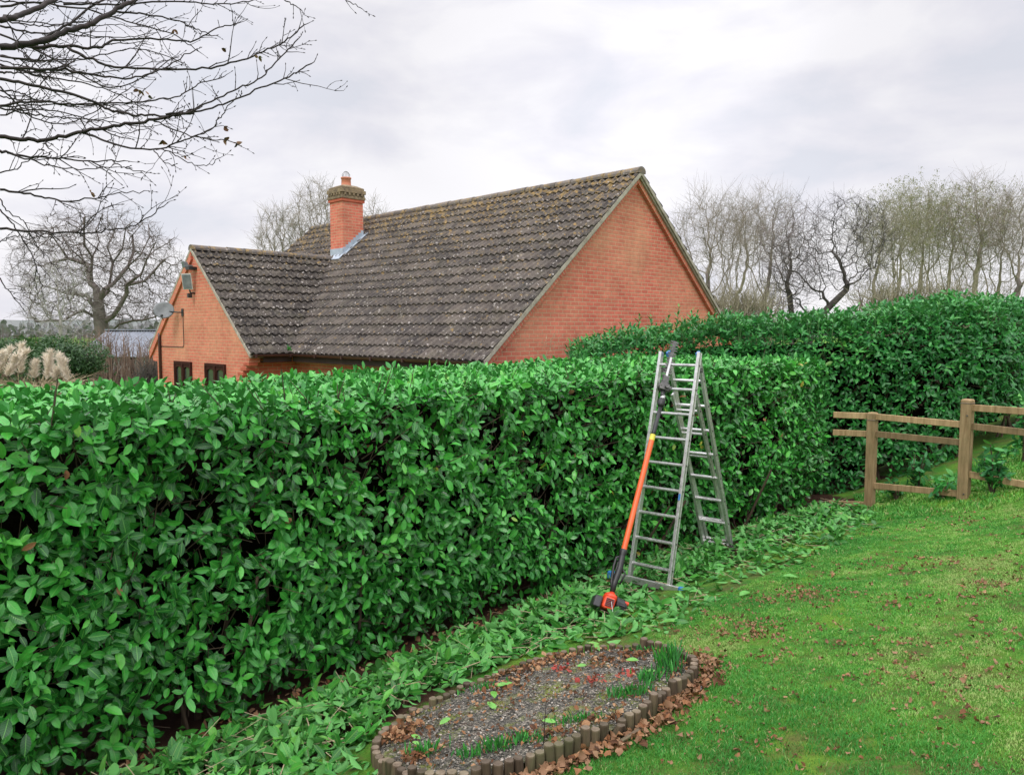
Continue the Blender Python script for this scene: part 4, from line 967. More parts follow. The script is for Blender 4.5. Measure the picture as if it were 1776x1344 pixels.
m, t, b = mat('pebble'); t.links.new(ramp(t, attr(t, 'tt'), [(0, (.045, .042, .035)), (.6, (.13, .125, .105)), (.9, (.32, .28, .23)), (1, (.5, .45, .39))]), b.inputs['Base Color']); b.inputs['Roughness'].default_value = .8
lp = (np.array([i for f_ in OF for i in f_])[None]+(np.arange(n)*6)[:, None]).ravel()
o = mesh_np('pebbles', V.reshape(-1, 3), lp, np.full(n*8, 3), m, None, False, {'tt': np.repeat(rng.random(n), 6)}); tag(o, 'loose grey pebbles covering the flower bed inside the log edging', 'pebbles', kind='stuff')
# leaves in the bed
parts = []
def bleaves(P, q0_, q1_, Lr=(.02, .05), green=False):
    n = len(P); C0 = np.stack([P[:, 0], P[:, 1], bedz(P[:, 0], P[:, 1])+.012+rnd(n, 0, .02)], 1); Ln = rnd(n, *Lr)
    return leaves(C0, rng.normal(size=(n, 3))*[1, 1, .4], unit(Z3+rng.normal(size=(n, 3))*.55), Ln, Ln*rnd(n, .4, .7), rnd(n, .2, 1.5), rnd(n, -.5, .8), rnd(n, q0_, q1_), .3, .5)
def blob(px, py, n, sx, sy=None): c = G(px, py, .07)[:2]; P = c+rng.normal(size=(n, 2))*[sx, sy or sx]; return P[in_poly(P, np.array(inn))]
for a in ((690, 1275, 230, .06, .07), (670, 1250, 140, .05, .06), (720, 1315, 60, .05, .03), (900, 1165, 110, .10, .06), (960, 1145, 90, .10, .05), (1080, 1140, 90, .12, .05), (1190, 1150, 90, .04, .08), (1170, 1130, 60, .06, .05), (940, 1275, 60, .09, .03), (880, 1190, 60, .08, .06), (1050, 1250, 50, .08, .03)):
    parts.append(bleaves(blob(*a), 0, .95))
parts.append(bleaves(blob(975, 1162, 26, .035), .985, 1.0)); parts.append(bleaves(blob(1035, 1180, 22, .04), .985, 1.0)); parts.append(bleaves(blob(1090, 1172, 10, .05), .985, 1.0))
P = sample_poly(inn, 700); parts.append(bleaves(P, 0, .95, (.015, .035)))
o = leaf_obj('bed_leaves', parts, M['brownleaf']); tag(o, 'brown and red dead leaves lying on the gravel inside the log edging', 'fallen leaves', kind='stuff')
parts = []
for a, b_, l in ((858, 1216, .10), (845, 1222, .09), (762, 1262, .075), (713, 1280, .06), (880, 1190, .07), (1000, 1160, .06), (1108, 1150, .08), (1137, 1168, .06), (1030, 1122, .08), (940, 1255, .07), (875, 1192, .06), (715, 1292, .05)):
    p = G(a, b_, .08)+[0, 0, .02]; parts.append(leaves(p[None], rng.normal(size=(1, 3))*[1, .6, .1], np.array([[.1, -.45, 1.]]), np.array([l*1.1]), np.array([l*.42]), np.array([.3]), np.array([.35]), np.array([.9])))
o = leaf_obj('stray_clippings', parts, M['clip']); tag(o, 'pale green laurel leaves blown onto the gravel of the flower bed', 'clippings', kind='stuff')
# bulb shoots
def bulbs(px, py, n, sx, sy, h, label):
    c = G(px, py, .07); P = c[:2]+rng.normal(size=(n*2, 2))*[sx, sy]; P = P[in_poly(P, np.array(inn))][:n]; n = len(P)
    C0 = np.stack([P[:, 0], P[:, 1], bedz(P[:, 0], P[:, 1])-.005], 1); D = unit(rng.normal(size=(n, 3))*.22+Z3); Ln = rnd(n, h*.6, h*1.1)
    o = leaf_obj('bulb_shoots', [leaves(C0, D, rng.normal(size=(n, 3))*[1, 1, .1], Ln, np.full(n, .010), rnd(n, 0, .5), rnd(n, .1, .6), rnd(n, .25, .6))], M['laurel'], origin=c)
    tag(o, label, 'plant', 'green bulb shoots in the flower bed')
bulbs(1158, 1160, 110, .04, .06, .17, 'tallest clump of green bulb shoots, at the right end of the flower bed')
bulbs(1092, 1205, 90, .07, .03, .08, 'green bulb shoots in the flower bed behind the front logs, nearest the tallest clump')
bulbs(1125, 1180, 80, .04, .04, .09, 'bulb shoots between the tallest clump and the logs at right front of the bed')
bulbs(1135, 1125, 50, .07, .03, .05, 'short bulb shoots along the far right rim of the flower bed')
bulbs(1000, 1250, 60, .08, .025, .05, 'pale short bulb shoots behind the middle of the front logs')
bulbs(905, 1285, 60, .06, .03, .06, 'bulb shoots behind the front logs, beneath the bare upright twig')
bulbs(855, 1300, 60, .04, .02, .08, 'dense dark tuft of bulb shoots behind the front logs left of the bare twig')
bulbs(815, 1312, 40, .04, .02, .07, 'loose tuft of bulb shoots next to the densest tuft at the bed front')
bulbs(738, 1308, 60, .05, .02, .08, 'leftmost clump of bulb shoots inside the near rounded end of the bed')
bulbs(830, 1195, 40, .07, .03, .05, 'thin grassy shoots along the hedge side rim of the flower bed')
c = G(943, 1290, .07); mb = MB(); mb.sweep([c, c+[.004, 0, .10], c+[.012, .01, .22]], [.0035, .0025, .0015], 5); mb.sweep([c+[.004, 0, .10], c+[-.03, 0, .15]], [.002, .001], 4); mb.sweep([c+[.006, 0, .14], c+[.05, 0, .19]], [.002, .001], 4)
tag(mb.build('bare_twig', M['twig_near'], origin=c), 'bare upright twig growing in the flower bed near the front logs', 'twig')
# slate piece and stick on lawn
p = G(1203, 1196)+[0, 0, .012]; mb = MB(); V = []
for z_ in (-.006, .008):
    for k, (a, r_) in enumerate(zip(np.linspace(0, 5.6, 7), (.055, .035, .05, .045, .05, .03, .04))): V.append(p+[r_*1.2*math.cos(a), r_*math.sin(a), z_+.01*math.cos(a)])
mb.add(V, [tuple(range(6, -1, -1)), tuple(range(7, 14))]+[(k, (k+1) % 7, 7+(k+1) % 7, 7+k) for k in range(7)]); o = mb.build('slate_chip', M['stone'], origin=p); tag(o, 'flat pinkish grey stone chip on the lawn beside the right end of the flower bed', 'stone')
p = G(1094, 1284)+[0, 0, .02]; mb = MB(); mb.bar(p+[-.06, -.045, 0], p+[.06, .045, .02], .022, .012, t=.9); o = bevel(mb.build('wood_offcut', M['logwood'], origin=p), .003); tag(o, 'pale wooden offcut lying on the grass in front of the log edging', 'piece of wood')

# ---- grass blades
def grass(poly, n, hl, wd, name, label):
    P = sample_poly(poly, n); P = P[~in_poly(P, OUT[::4]*1.0)]
    d, s = hedge_d(P[:, 0], P[:, 1])
    if 'lawn' in name: P = P[(d > .75) | (rng.random(len(P)) < np.clip((d-.35)/.4, 0, 1))]
    n = len(P)
    pn = vnoise(np.stack([P[:, 0], P[:, 1], P[:, 0]*0], 1), 1.1, 2)*.6+vnoise(np.stack([P[:, 0], P[:, 1], P[:, 0]*0], 1), 3.5, 6)*.4
    hf = vnoise(np.stack([P[:, 0], P[:, 1], P[:, 0]*0], 1), 16, 4); mf = vnoise(np.stack([P[:, 0], P[:, 1], P[:, 0]*0], 1), 6.5, 9)
    kp = rng.random(n) < np.clip((mf-.22)*5, .12, 1); P, pn, hf, mf = P[kp], pn[kp], hf[kp], mf[kp]; n = len(P)
    h = rnd(n, *hl)*(.45+1.1*(1-pn))*(.45+1.2*hf); dist = np.hypot(P[:, 0], P[:, 1]); wv = wd*(.6+dist/9)
    B = np.stack([P[:, 0], P[:, 1], ground(P[:, 0], P[:, 1])-.002], 1); a = rnd(n, 0, 6.28); lean = np.stack([np.cos(a), np.sin(a), a*0], 1)*rnd(n, .25, 1.1)[:, None]
    tip = B+(lean+Z3)*h[:, None]; mid = B+(lean*.35+Z3*.62)*h[:, None]; sd_ = np.stack([-np.sin(a+rng.normal(size=n)), np.cos(a), a*0], 1)*wv[:, None]*.5
    V = np.stack([B-sd_, B+sd_, mid+sd_*.8, mid-sd_*.8, tip], 1).reshape(-1, 3)
    lp = (np.array([0, 1, 2, 3, 3, 2, 4])[None]+(np.arange(n)*5)[:, None]).ravel()
    tt = np.clip((pn-.5)*1.9+.46+(hf-.5)*.55+(mf-.5)*.5+rng.normal(size=n)*.17, 0, 1); tt = np.where(rng.random(n) < .05, rnd(n, .92, 1), np.minimum(tt, .9))
    o = mesh_np(name, V, lp, np.tile([4, 3], n), M['blade'], None, False, {'tt': np.repeat(tt, 5)}); tag(o, label, 'grass', kind='stuff')
lp1 = [tuple(x) for x in px_poly([(1120, 1110), (1190, 1068), (1235, 1040), (1370, 985), (1500, 915), (1640, 880), (1776, 868), (1900, 868), (1950, 1400), (850, 1400), (860, 1330), (1100, 1270), (1215, 1180)])]
grass(lp1, 400000, (.006, .019), .0028, 'lawn_grass', 'short mossy lawn grass with paler and darker green patches')
lp2 = [tuple(x) for x in px_poly([(1500, 905), (1776, 868), (1900, 868), (1900, 760), (1776, 765), (1640, 830), (1480, 862)])]
grass(lp2, 30000, (.02, .05), .005, 'rough_grass', 'longer grass under and behind the wooden fence')

# ================================================================== LADDER
FR = G(1160, 1030); FLp = G(1094, 1008); RR = G(1268, 962); RLp = G(1224, 950)
fc = (FR+FLp)/2; rc = (RR+RLp)/2; gb = fc.copy(); across = unit(FR-FLp); across[2] = 0; across = unit(across)
Tc = atY(1183, 616, (fc[1]*.52+rc[1]*.48))
along_ = unit(np.array([rc[0]-fc[0], rc[1]-fc[1], 0]))
across = unit(across - along_*np.dot(across, along_))
lad = empty('folding_ladder', [gb[0], gb[1], float(ground(gb[0], gb[1]))], 'aluminium combination ladder opened as an A-frame beside the clipped hedge', 'ladder')
def section(foot, top, hw, nr, name, sw=.026, sd_=.062, r0=.19, r1=.93, ext=0, skip=()):
    d = unit(top-foot); nn = unit(np.cross(across, d))
    tops = []
    for sg in (-1, 1):
        mb = MB(); a = foot+across*hw*sg; b_ = top+across*hw*sg+d*ext
        # box-section stile with inset channel on the outer face
        mb.bar(a, b_, sw, sd_, up=nn)
        mb.bar(a+across*sg*(sw/2+.0015)+nn*.022, b_+across*sg*(sw/2+.0015)+nn*.022, .003, .012, up=nn); mb.bar(a+across*sg*(sw/2+.0015)-nn*.022, b_+across*sg*(sw/2+.0015)-nn*.022, .003, .012, up=nn)
        so_ = bevel(mb.build('stile', M['alu'], lad), .003); tops.append((b_, d, nn, so_))
        # rivets
        mr_ = MB()
        for i in range(nr):
            if i in skip: continue
            p = foot+(top-foot)*(r0+(r1-r0)*i/(nr-1))+across*sg*(hw+sw/2+.002); mr_.sweep([p, p+across*sg*.004], .009, 8)
        mr_.build('rivets', M['steel'], so_)
    for i in range(nr):
        if i in skip: continue
        p = foot+(top-foot)*(r0+(r1-r0)*i/(nr-1)); mb = MB(); V = []; F = []
        for e in (-1, 1):
            for k in range(12):
                an = 6.2832*k/12; rx = .018+.002*(k % 2); V.append(p+across*e*(hw-sw/2)+nn*rx*math.cos(an)*1.05+np.cross(across, nn)*rx*.8*math.sin(an))
        F = [(k, (k+1) % 12, 12+(k+1) % 12, 12+k) for k in range(12)]+[tuple(range(11, -1, -1)), tuple(range(12, 24))]
        mb.add(V, F); mb.build('rung', M['alu'], lad)
    return tops
def fix(p): q_ = p.copy(); q_[2] = float(ground(q_[0], q_[1]))+.03; return q_
topF = Tc-along_*.05; topR = Tc+along_*.05-Z3*.05
section(fix(fc), topF, .205, 9, 'front', r0=.075, r1=.955, ext=.03)
rt = section(fix(rc), topR, .160, 8, 'rear', sw=.024, sd_=.055, r0=.035, r1=.90, ext=.07, skip=())
# nested third section behind the rear one
section(fix(rc)+along_*.075-across*.03+Z3*.03, topR+along_*.075-across*.03-Z3*.35, .125, 7, 'inner', sw=.022, sd_=.05, r0=.035, r1=.9)
for p, d, nn, so_ in rt:
    mb = MB(); mb.bar(p-d*.03, p+d*.02, .030, .060, up=nn); bevel(mb.build('hook_cap', M['blue'], so_), .006)
# hinge brackets
for sg in (-1, 1):
    mb = MB(); p = Tc+across*.188*sg-Z3*.10; mb.bar(p-along_*.07-Z3*.05, p+along_*.07-Z3*.05, .006, .05, up=Z3); mb.sweep([p-across*.02*sg-Z3*.05, p+across*.03*sg-Z3*.05], .010, 8); mb.build('hinge', M['steel'], lad)
# stabiliser bar with blue ends; small blue sticker
d0 = fix(fc)-along_*.045+Z3*.03; mb = MB(); mb.bar(d0-across*.36, d0+across*.33, .03, .06, up=Z3); sb = bevel(mb.build('stabiliser_bar', M['alu'], lad), .004)
for sg, e in ((-1, .38), (1, .36)):
    mb = MB(); q_ = d0+across*sg*e; mb.bar(q_-across*.035, q_+across*.035, .045, .07, up=Z3); bevel(mb.build('end_cap', M['blue'], sb), .008)
mb = MB(); dF = unit(topF-fix(fc)); nF = unit(np.cross(across, dF)); q_ = fix(fc)+(topF-fix(fc))*.38+across*.205
sgn_ = -1 if nF[1] > 0 else 1
mb.bar(q_+nF*sgn_*.0325-dF*.03, q_+nF*sgn_*.0325+dF*.03, .02, .002, up=nF); mb.build('sticker', M['blue'], lad)
for p in (fix(rc)+across*.16, fix(rc)-across*.16):
    mb = MB(); mb.bar(p-Z3*.02, p+Z3*.05, .036, .064, up=along_); bevel(mb.build('foot', M['black'], lad), .005)

# ================================================================== POLE HEDGE TRIMMER
e0 = G(1056, 1068)+[0, 0, .0]
tip = atY(1171, 592, 7.45); base = e0+np.array([0, 0, .10])
tr_ = empty('pole_hedge_trimmer', e0, 'long orange and black petrol pole hedge trimmer leaning upright against the ladder', 'hedge trimmer')
def TP_(px, py):   # point on the tool's plane between engine and tip, at that picture height
    Ya, Yb = base[1], tip[1]; f_ = (1060-py)/(1060-592); return atY(px, py, Ya+(Yb-Ya)*f_)
P_ = {k: TP_(*v) for k, v in dict(neck=(1061, 1030), h0=(1066, 1010), h1=(1075, 985), h2=(1080, 960), o0=(1082, 953), o1=(1130, 764), b0=(1131, 762), b1=(1147, 699), g0=(1148, 694), g1=(1151, 672), s0=(1146, 683), bl0=(1152, 668), bl1=(1171, 592)).items()}
ax = unit(P_['o1']-P_['o0']); sd_ = unit(np.cross(ax, [0, 1, 0])); fw_ = np.cross(sd_, ax)
if fw_[1] > 0: fw_ = -fw_
mb = MB(); mb.sweep([P_['o0'], P_['o1']], .0245, 16); mb.build('outer_tube', M['orange'], tr_, smooth=False)
for p in bpy.data.objects: pass
mb = MB(); mb.sweep([P_['o1'], P_['o1']+ax*.06], .026, 16); mb.build('collar', M['yellow'], tr_)
mb = MB(); mb.sweep([P_['o1']+ax*.05, P_['b0']+ax*.08, P_['b1']], [.022, .020, .019], 12); mb.build('inner_tube', M['black'], tr_, smooth=True)
mb = MB(); mb.sweep([P_['b1']-ax*.04, P_['b1']-ax*.02, P_['b1']+ax*.03, P_['b1']+ax*.045], [.026, .036, .034, .026], 12); mb.sweep([P_['b1']+ax*.04, P_['g1']-ax*.03], .022, 12); mb.build('lock_sleeve', M['black'], tr_, smooth=True)
mb = MB(); mb.sweep([P_['g0'], P_['g0']+ax*.05], .024, 12); mb.build('steel_sleeve', M['alu'], tr_, smooth=True)
gbx = MB(); c = P_['g1']
gbx.box(c-sd_*.0, sd_, fw_, ax, .045, .035, .035); gbx.sweep([c-sd_*.06, c+sd_*.06], .030, 12); gbx.sweep([c-sd_*.02+fw_*.03, c-sd_*.02+fw_*.06], .022, 10)
gbx.box(c+ax*.07, sd_, fw_, ax, .028, .022, .05); gbx.sweep([c-sd_*.05-ax*.03, c-sd_*.07+ax*.03], .014, 8)
for k in (-1, 1): gbx.sweep([c+sd_*.035*k+fw_*.035, c+sd_*.035*k+fw_*.045], .008, 6)
bevel(gbx.build('gearbox', M['steel'], tr_), .006)
bax = unit(P_['bl1']-P_['bl0']); bs_ = unit(np.cross(bax, fw_)); BL = np.linalg.norm(P_['bl1']-P_['bl0'])
mb = MB(); mb.bar(P_['bl0'], P_['bl1'], .028, .006, up=fw_)
for k in range(15):
    p = P_['bl0']+bax*(BL*(.08+.9*k/14))
    for sg in (-1, 1):
        o_ = fw_*.004*(1 if k % 2 else -1)
        V = [p-bax*.011+bs_*sg*.012, p+bax*.011+bs_*sg*.012, p+bax*.007+bs_*sg*.042, p-bax*.001+bs_*sg*.042]; V = [v_+o_ for v_ in V]; mb.add(V+[v_-fw_*.005 for v_ in V], [(0, 1, 2, 3), (7, 6, 5, 4), (0, 4, 5, 1), (1, 5, 6, 2), (2, 6, 7, 3), (3, 7, 4, 0)])
mb.build('cutter_blade', M['steel'], tr_)
mb = MB(); mb.bar(P_['bl0']-bax*.02, P_['bl0']+bax*.30, .020, .012, up=fw_); mb.build('blade_guard', M['alu'], tr_)
# handle
mb = MB(); mb.sweep([P_['o0']-ax*.0, P_['o0']-ax*.02, P_['h2']-ax*.02, P_['h1']], [.032, .036, .026, .026], 12)
mb.sweep([P_['h2']+sd_*.0, P_['h2']-ax*.03, P_['h1'], P_['h0'], P_['neck']], [.022, .028, .030, .026, .022], 12); rh = mb.build('rear_handle', M['black'], tr_, smooth=True)
mb = MB(); c0 = P_['h2']; mb.sweep([c0-sd_*.0-ax*.02, c0+sd_*.045-ax*.05, c0+sd_*.05-ax*.13, P_['h0']+sd_*.03, P_['neck']+sd_*.0], [.012, .012, .012, .012, .010], 8); mb.sweep([P_['h1']-sd_*.02, P_['h1']-sd_*.06-ax*.03, P_['h0']-sd_*.045], [.01, .009, .009], 8); mb.build('guard_loop', M['black'], rh, smooth=True)
mb = MB(); mb.box(P_['h1']+sd_*.02, sd_, fw_, ax, .012, .01, .045); mb.build('trigger', M['steel'], rh)
# engine
ec = e0+np.array([0, 0, .115]); ea = unit(P_['neck']-ec)
mb = MB(); mb.sweep([P_['neck']+ea*.01, P_['neck']-ea*.03, ec+ea*.06, ec+ea*.02], [.026, .036, .062, .068], 14); mb.build('clutch_housing', M['redor'], tr_, smooth=True)
mb = MB(); mb.box(ec-ea*.01+sd_*.01, sd_, fw_, ea, .052, .07, .07); c_ = bevel(mb.build('engine_cover', M['redor'], tr_), .028, 4)
mb = MB()
for k in range(5): mb.box(ec+fw_*.078+sd_*.012+ea*(-.05+.018*k), sd_, fw_, ea, .035, .004, .004)
mb.build('vent_slots', M['black'], c_)
mb = MB(); mb.box(ec+sd_*.105-ea*.03, sd_, fw_, ea, .035, .06, .06); bevel(mb.build('muffler', M['black'], tr_), .015, 3)
mb = MB(); mb.sweep([ec-sd_*.05, ec-sd_*.12], [.07, .062], 16); mb.sweep([ec-sd_*.12, ec-sd_*.145], [.045, .038], 16)
for k in range(8): a = 6.283*k/8; mb.box(ec-sd_*.10+fw_*.066*math.cos(a)+ea*.066*math.sin(a), sd_, fw_, ea, .02, .004, .004)
mb.build('starter_housing', M['black'], tr_)
mb = MB(); mb.sweep([ec-sd_*.12+ea*.05, ec-sd_*.16+ea*.05], .018, 10); mb.build('choke_knob', M['redor'], tr_)
mb = MB(); mb.box(ec-ea*.0-Z3*.085, sd_, fw_, ea, .085, .06, .028); bevel(mb.build('fuel_tank', M['black'], tr_), .015, 3)
mb = MB(); mb.sweep([ec+fw_*.08+sd_*.0, ec+fw_*.11+sd_*.01-Z3*.02, G(1068, 1105)+Z3*.02], .0025, 4); mb.build('starter_cord', M['white'], tr_)

# ================================================================== FENCE
p1 = G(1508, 877); p2 = G(1671, 864)
fe = empty('post_and_rail_fence', p1, 'weathered wooden post and rail fence stepping up the slope from the end of the hedge', 'fence')
def postat(px, pyb, pyt, w, name='post'):
    b_ = G(px, pyb); d = ray(px, pyt); z = CAM_Z+d[2]*b_[1]/d[1]; t_ = np.array([b_[0], b_[1], z]); return b_, t_
def post(b_, t_, w, dr):
    mb = MB(); mb.bar(b_-Z3*.4, t_-Z3*.015, w, w, up=dr, t=.5)
    r = w/2; x = unit(np.cross(Z3, dr)); 
    V = [t_-Z3*.0151+x*i*r+dr*j*r for i, j in ((-1, -1), (1, -1), (1, 1), (-1, 1))]+[t_+x*i*r*.75+dr*j*r*.75 for i, j in ((-1, -1), (1, -1), (1, 1), (-1, 1))]
    mb.add(V, [(0, 1, 5, 4), (1, 2, 6, 5), (2, 3, 7, 6), (3, 0, 4, 7), (4, 5, 6, 7)], .6)
    return bevel(mb.build('post', M['fencewood'], fe), .004)
b1_, t1_ = postat(1508, 877, 715, .1); b2_, t2_ = postat(1671, 864, 692, .1)
dr = unit(np.array([b2_[0]-b1_[0], b2_[1]-b1_[1], 0]))
side = unit(np.cross(dr, Z3)); 
if side[1] < 0: side = -side     # away from the camera
PW = .104
po1 = post(b1_, t1_, PW, dr); po2 = post(b2_, t2_, PW+.01, dr)
b3 = b2_+dr*1.75; b3[2] = float(ground(b3[0], b3[1])); t3 = b3+Z3*1.2; post(b3, t3, PW, dr)
def onpost(b_, px, py): d = ray(px, py); return np.array([b_[0], b_[1], CAM_Z+d[2]*b_[1]/d[1]])
def rail(a, b_, hgt=.076, off=.0):
    mb = MB(); mb.bar(a+side*off, b_+side*off, .038, hgt, up=Z3, t=rng.random()); return bevel(mb.build('rail', M['fencewood'], fe), .004)
r1 = [(722, 737), (752, 768), (841, 857)]
for ya, yb in r1: rail(onpost(b1_, 1514, ya)+dr*.05, onpost(b2_, 1664, yb)-dr*.05)
for ya, yb in ((707, 713), (739, 749), (822, 838)):
    a = onpost(b2_, 1680, ya-.5); dd = ray(1776, yb); q_ = b2_+dr*.95; bz = CAM_Z+dd[2]*q_[1]/dd[1]
    # find where the fence line passes px 1776
    ts = np.linspace(.2, 3, 400); pp = b2_[:2]+dr[:2]*ts[:, None]; kx = np.argmin(np.abs(pp[:, 0]/pp[:, 1]-(1776-888)/FOC*1/ (math.cos(PITCH))*math.cos(PITCH)))
    qx = pp[kx]; z = CAM_Z+dd[2]*qx[1]/dd[1]; sl_ = (z-a[2])/ts[kx]
    rail(a+dr*.05, np.array([b3[0], b3[1], a[2]+sl_*1.75])-dr*.05)
# rails running left into the clipped hedge
dl = unit(np.array([-.9, .35, 0.]))
for ya, yl in ((722, 719), (753, 750)):
    a = onpost(b1_, 1500, ya); rail(a-dr*.04, a-dr*.04+dl*.43+Z3*.0)
a = onpost(b1_, 1500, 868); rail(a-dr*.04-Z3*.06, a-dr*.04+dl*.45-Z3*.08)
# nail and wire
mb = MB()
for b_, y_ in ((b1_, 728), (b2_, 699)):
    p = onpost(b_, 1508, y_); x = PW/2+.008; ring = [p+dr*x-side*x, p+dr*x+side*x, p-dr*x+side*x, p-dr*x-side*x, p+dr*x-side*x]; mb.sweep(ring, .003, 4)
for py_, x_ in ((720, .02), (855, .02)): p = onpost(b2_, 1675, py_)-side*(PW/2+.006)+dr*x_; mb.sweep([p, p-side*.01], .009, 6)
mb.build('wire_tie', M['steel'], fe)

# ================================================================== BARE TREES (space colonisation)
def colonize(att, stem, step, kill, infl, iters=140, trop=(0, 0, .0), jit=.25, limbs=()):
    nodes = [np.array(p, float) for p in stem]; par = [-1]+list(range(len(stem)-1))
    for k, pts in limbs:
        for p in pts: nodes.append(np.array(p, float)); par.append(k); k = len(nodes)-1
    att = np.asarray(att, float).copy()
    arr = np.array(nodes); D = np.linalg.norm(att[:, None]-arr[None], axis=2); near = D.argmin(1); dist = D.min(1)
    for it in range(iters):
        act = dist < infl
        if not act.any():
            act = dist <= dist.min()+1e-6
        ids = near[act]; vec = unit(att[act]-arr[ids]); un, inv = np.unique(ids, return_inverse=True)
        sm_ = np.zeros((len(un), 3)); np.add.at(sm_, inv, vec); sm_ = unit(unit(sm_)+rng.normal(size=sm_.shape)*jit+np.array(trop))
        new = arr[un]+sm_*step; k0 = len(arr); arr = np.concatenate([arr, new]); par += un.tolist()
        D = np.linalg.norm(att[:, None]-new[None], axis=2); dm = D.min(1); am = D.argmin(1)+k0; b_ = dm < dist; near = np.where(b_, am, near); dist = np.where(b_, dm, dist)
        k = dist > kill; att, near, dist = att[k], near[k], dist[k]
        if len(att) < 5 or len(arr) > 5200: break
    return arr, np.array(par)
def tree(name, stem, att, step, kill, infl, label, bark, twig, rbase, twl=(.25, .6), ntw=2, cat='tree', group=None, rt=.006, trunk_r=.3, extra=None, jit=.25, trop=(0, 0, .05), expo=2.3, catk=0, catmat='catkin', limbs=()):
    arr, par = colonize(att, stem, step, kill, infl, jit=jit, trop=trop, limbs=limbs); n = len(arr)
    w = np.zeros(n); kids = np.zeros(n, int)
    for i in range(n-1, 0, -1): kids[par[i]] += 1
    for i in range(n-1, 0, -1):
        if kids[i] == 0: w[i] += 1
        w[par[i]] += w[i]
    r = rt*np.maximum(w, 1)**(1/expo); r = r*(1+(rbase/r[0]-1)*np.clip((r-rt)/(r[0]-rt+1e-9), 0, 1)); 
    i = np.arange(1, n); p0 = arr[par[i]]; p1 = arr[i]; r0 = np.minimum(r[par[i]], r[i]*1.6); r1 = r[i]
    root = empty(name, stem[0], label, cat, group)
    big = r1 > trunk_r*rbase
    if big.sum() == 0: big[:3] = True
    V, Lp, S = tubes(p0[big], p1[big]+unit(p1[big]-p0[big])*.3*r1[big][:, None], r0[big], r1[big], 9); mesh_np('trunk', V, Lp, S, bark, root, True)
    sm_ = ~big; V, Lp, S = tubes(p0[sm_], p1[sm_], r0[sm_], r1[sm_], 4); parts = [(V, Lp, S)]
    thin = i[(w[i] < 6)]; m_ = len(thin)*ntw; src = np.repeat(thin, ntw); d = unit(arr[src]-arr[par[src]]); 
    d1 = unit(d*.7+rng.normal(size=(m_, 3))*.55+Z3*.12); l1 = rnd(m_, *twl); a = arr[src]; b_ = a+d1*l1[:, None]; d2 = unit(d1+rng.normal(size=(m_, 3))*.35+Z3*.1); c = b_+d2*(l1*.8)[:, None]
    parts.append(tubes(a, b_, np.full(m_, rt*.8), np.full(m_, rt*.6), 3)); parts.append(tubes(b_, c, np.full(m_, rt*.6), np.full(m_, rt*.35), 3))
    d3 = unit(d1+rng.normal(size=(m_, 3))*.6+Z3*.1); parts.append(tubes((a+b_)/2, (a+b_)/2+d3*(l1*.8)[:, None], np.full(m_, rt*.55), np.full(m_, rt*.35), 3))
    V = np.concatenate([x[0] for x in parts]); off = 0; LL = []
    for x in parts: LL.append(x[1]+off); off += len(x[0])
    cr = mesh_np('crown', V, np.concatenate(LL), np.concatenate([x[2] for x in parts]), twig, root)
    if catk:
        k = rng.integers(0, m_, catk); P = c[k]+rng.normal(size=(catk, 3))*.05; Ln = rnd(catk, .03, .075)
        nzz = vnoise(P, .6, 3) > .42; P = P[nzz]; Ln = Ln[nzz]; kk = len(P)
        leaf_obj('catkins', [leaves(P, rng.normal(size=(kk, 3))*.5-Z3*.8, rng.normal(size=(kk, 3)), Ln, Ln*.35, rnd(kk, 0, .6), rnd(kk, 0, .3), rng.random(kk))], M[catmat], cr)
    return root
def ell(n, c, r, low=-1.0, shell=.35):
    P = rng.normal(size=(n*3, 3)); P = unit(P)*(rng.random((n*3, 1))**shell); P = P[P[:, 2] > low][:n]; return np.asarray(c)+P*np.asarray(r)
# left oak, far beyond the garden
Yk = 52; g0 = -.3; tb = atY(180, 600, Yk)
oz = lambda y: atY(180, y, Yk)[2]
ppx = lambda pts, dy=0: [atY(a, b_, Yk+dy*k) for k, (a, b_) in enumerate(pts)]
stem = [np.array([tb[0], Yk, g0])]+ppx([(178, 580), (175, 560), (172, 540), (171, 522)])
limbs = [(4, ppx([(166, 505), (160, 490), (150, 470), (138, 458), (120, 450), (100, 450), (84, 455)], .3)), (6, ppx([(158, 470), (152, 448), (150, 425), (145, 400), (150, 380)], -.3)), (4, ppx([(180, 500), (190, 478), (196, 455), (200, 430), (198, 405), (204, 388)], .2)),
 (2, ppx([(190, 548), (205, 530), (216, 510), (226, 492), (240, 470), (252, 445), (268, 420), (282, 402)], -.3)), (4, ppx([(186, 505), (204, 488), (220, 462), (228, 435), (232, 410), (245, 392)], .5)), (3, ppx([(160, 545), (148, 538), (130, 542), (110, 548), (90, 556), (70, 560)], -.4)), (1, ppx([(195, 572), (212, 562), (235, 558), (252, 556), (270, 548), (288, 538)], -.3)), (3, ppx([(165, 515), (150, 512), (130, 505), (108, 510), (85, 500), (62, 505)], .5))]
limbs += [(7, ppx([(140, 440), (128, 415), (120, 392)], .4)), (13, ppx([(165, 425), (170, 400), (178, 378)], .5)), (19, ppx([(214, 430), (222, 402), (228, 380)], -.4)), (26, ppx([(250, 485), (272, 470), (290, 455)], .4)), (28, ppx([(275, 440), (292, 425), (303, 415)], .4)),
 (33, ppx([(244, 440), (258, 412), (262, 390)], .5)), (15, ppx([(130, 385), (118, 375)], .4)), (9, ppx([(105, 430), (92, 412), (80, 405)], -.4)), (35, ppx([(222, 398), (215, 375)], .4)), (8, ppx([(122, 432), (108, 412), (98, 392)], .6)), (21, ppx([(186, 398), (180, 375)], .5))]
limbs = [(k_, [p_+rng.normal(size=3)*[.13, .2, .13] for p_ in pts_]) for k_, pts_ in limbs]
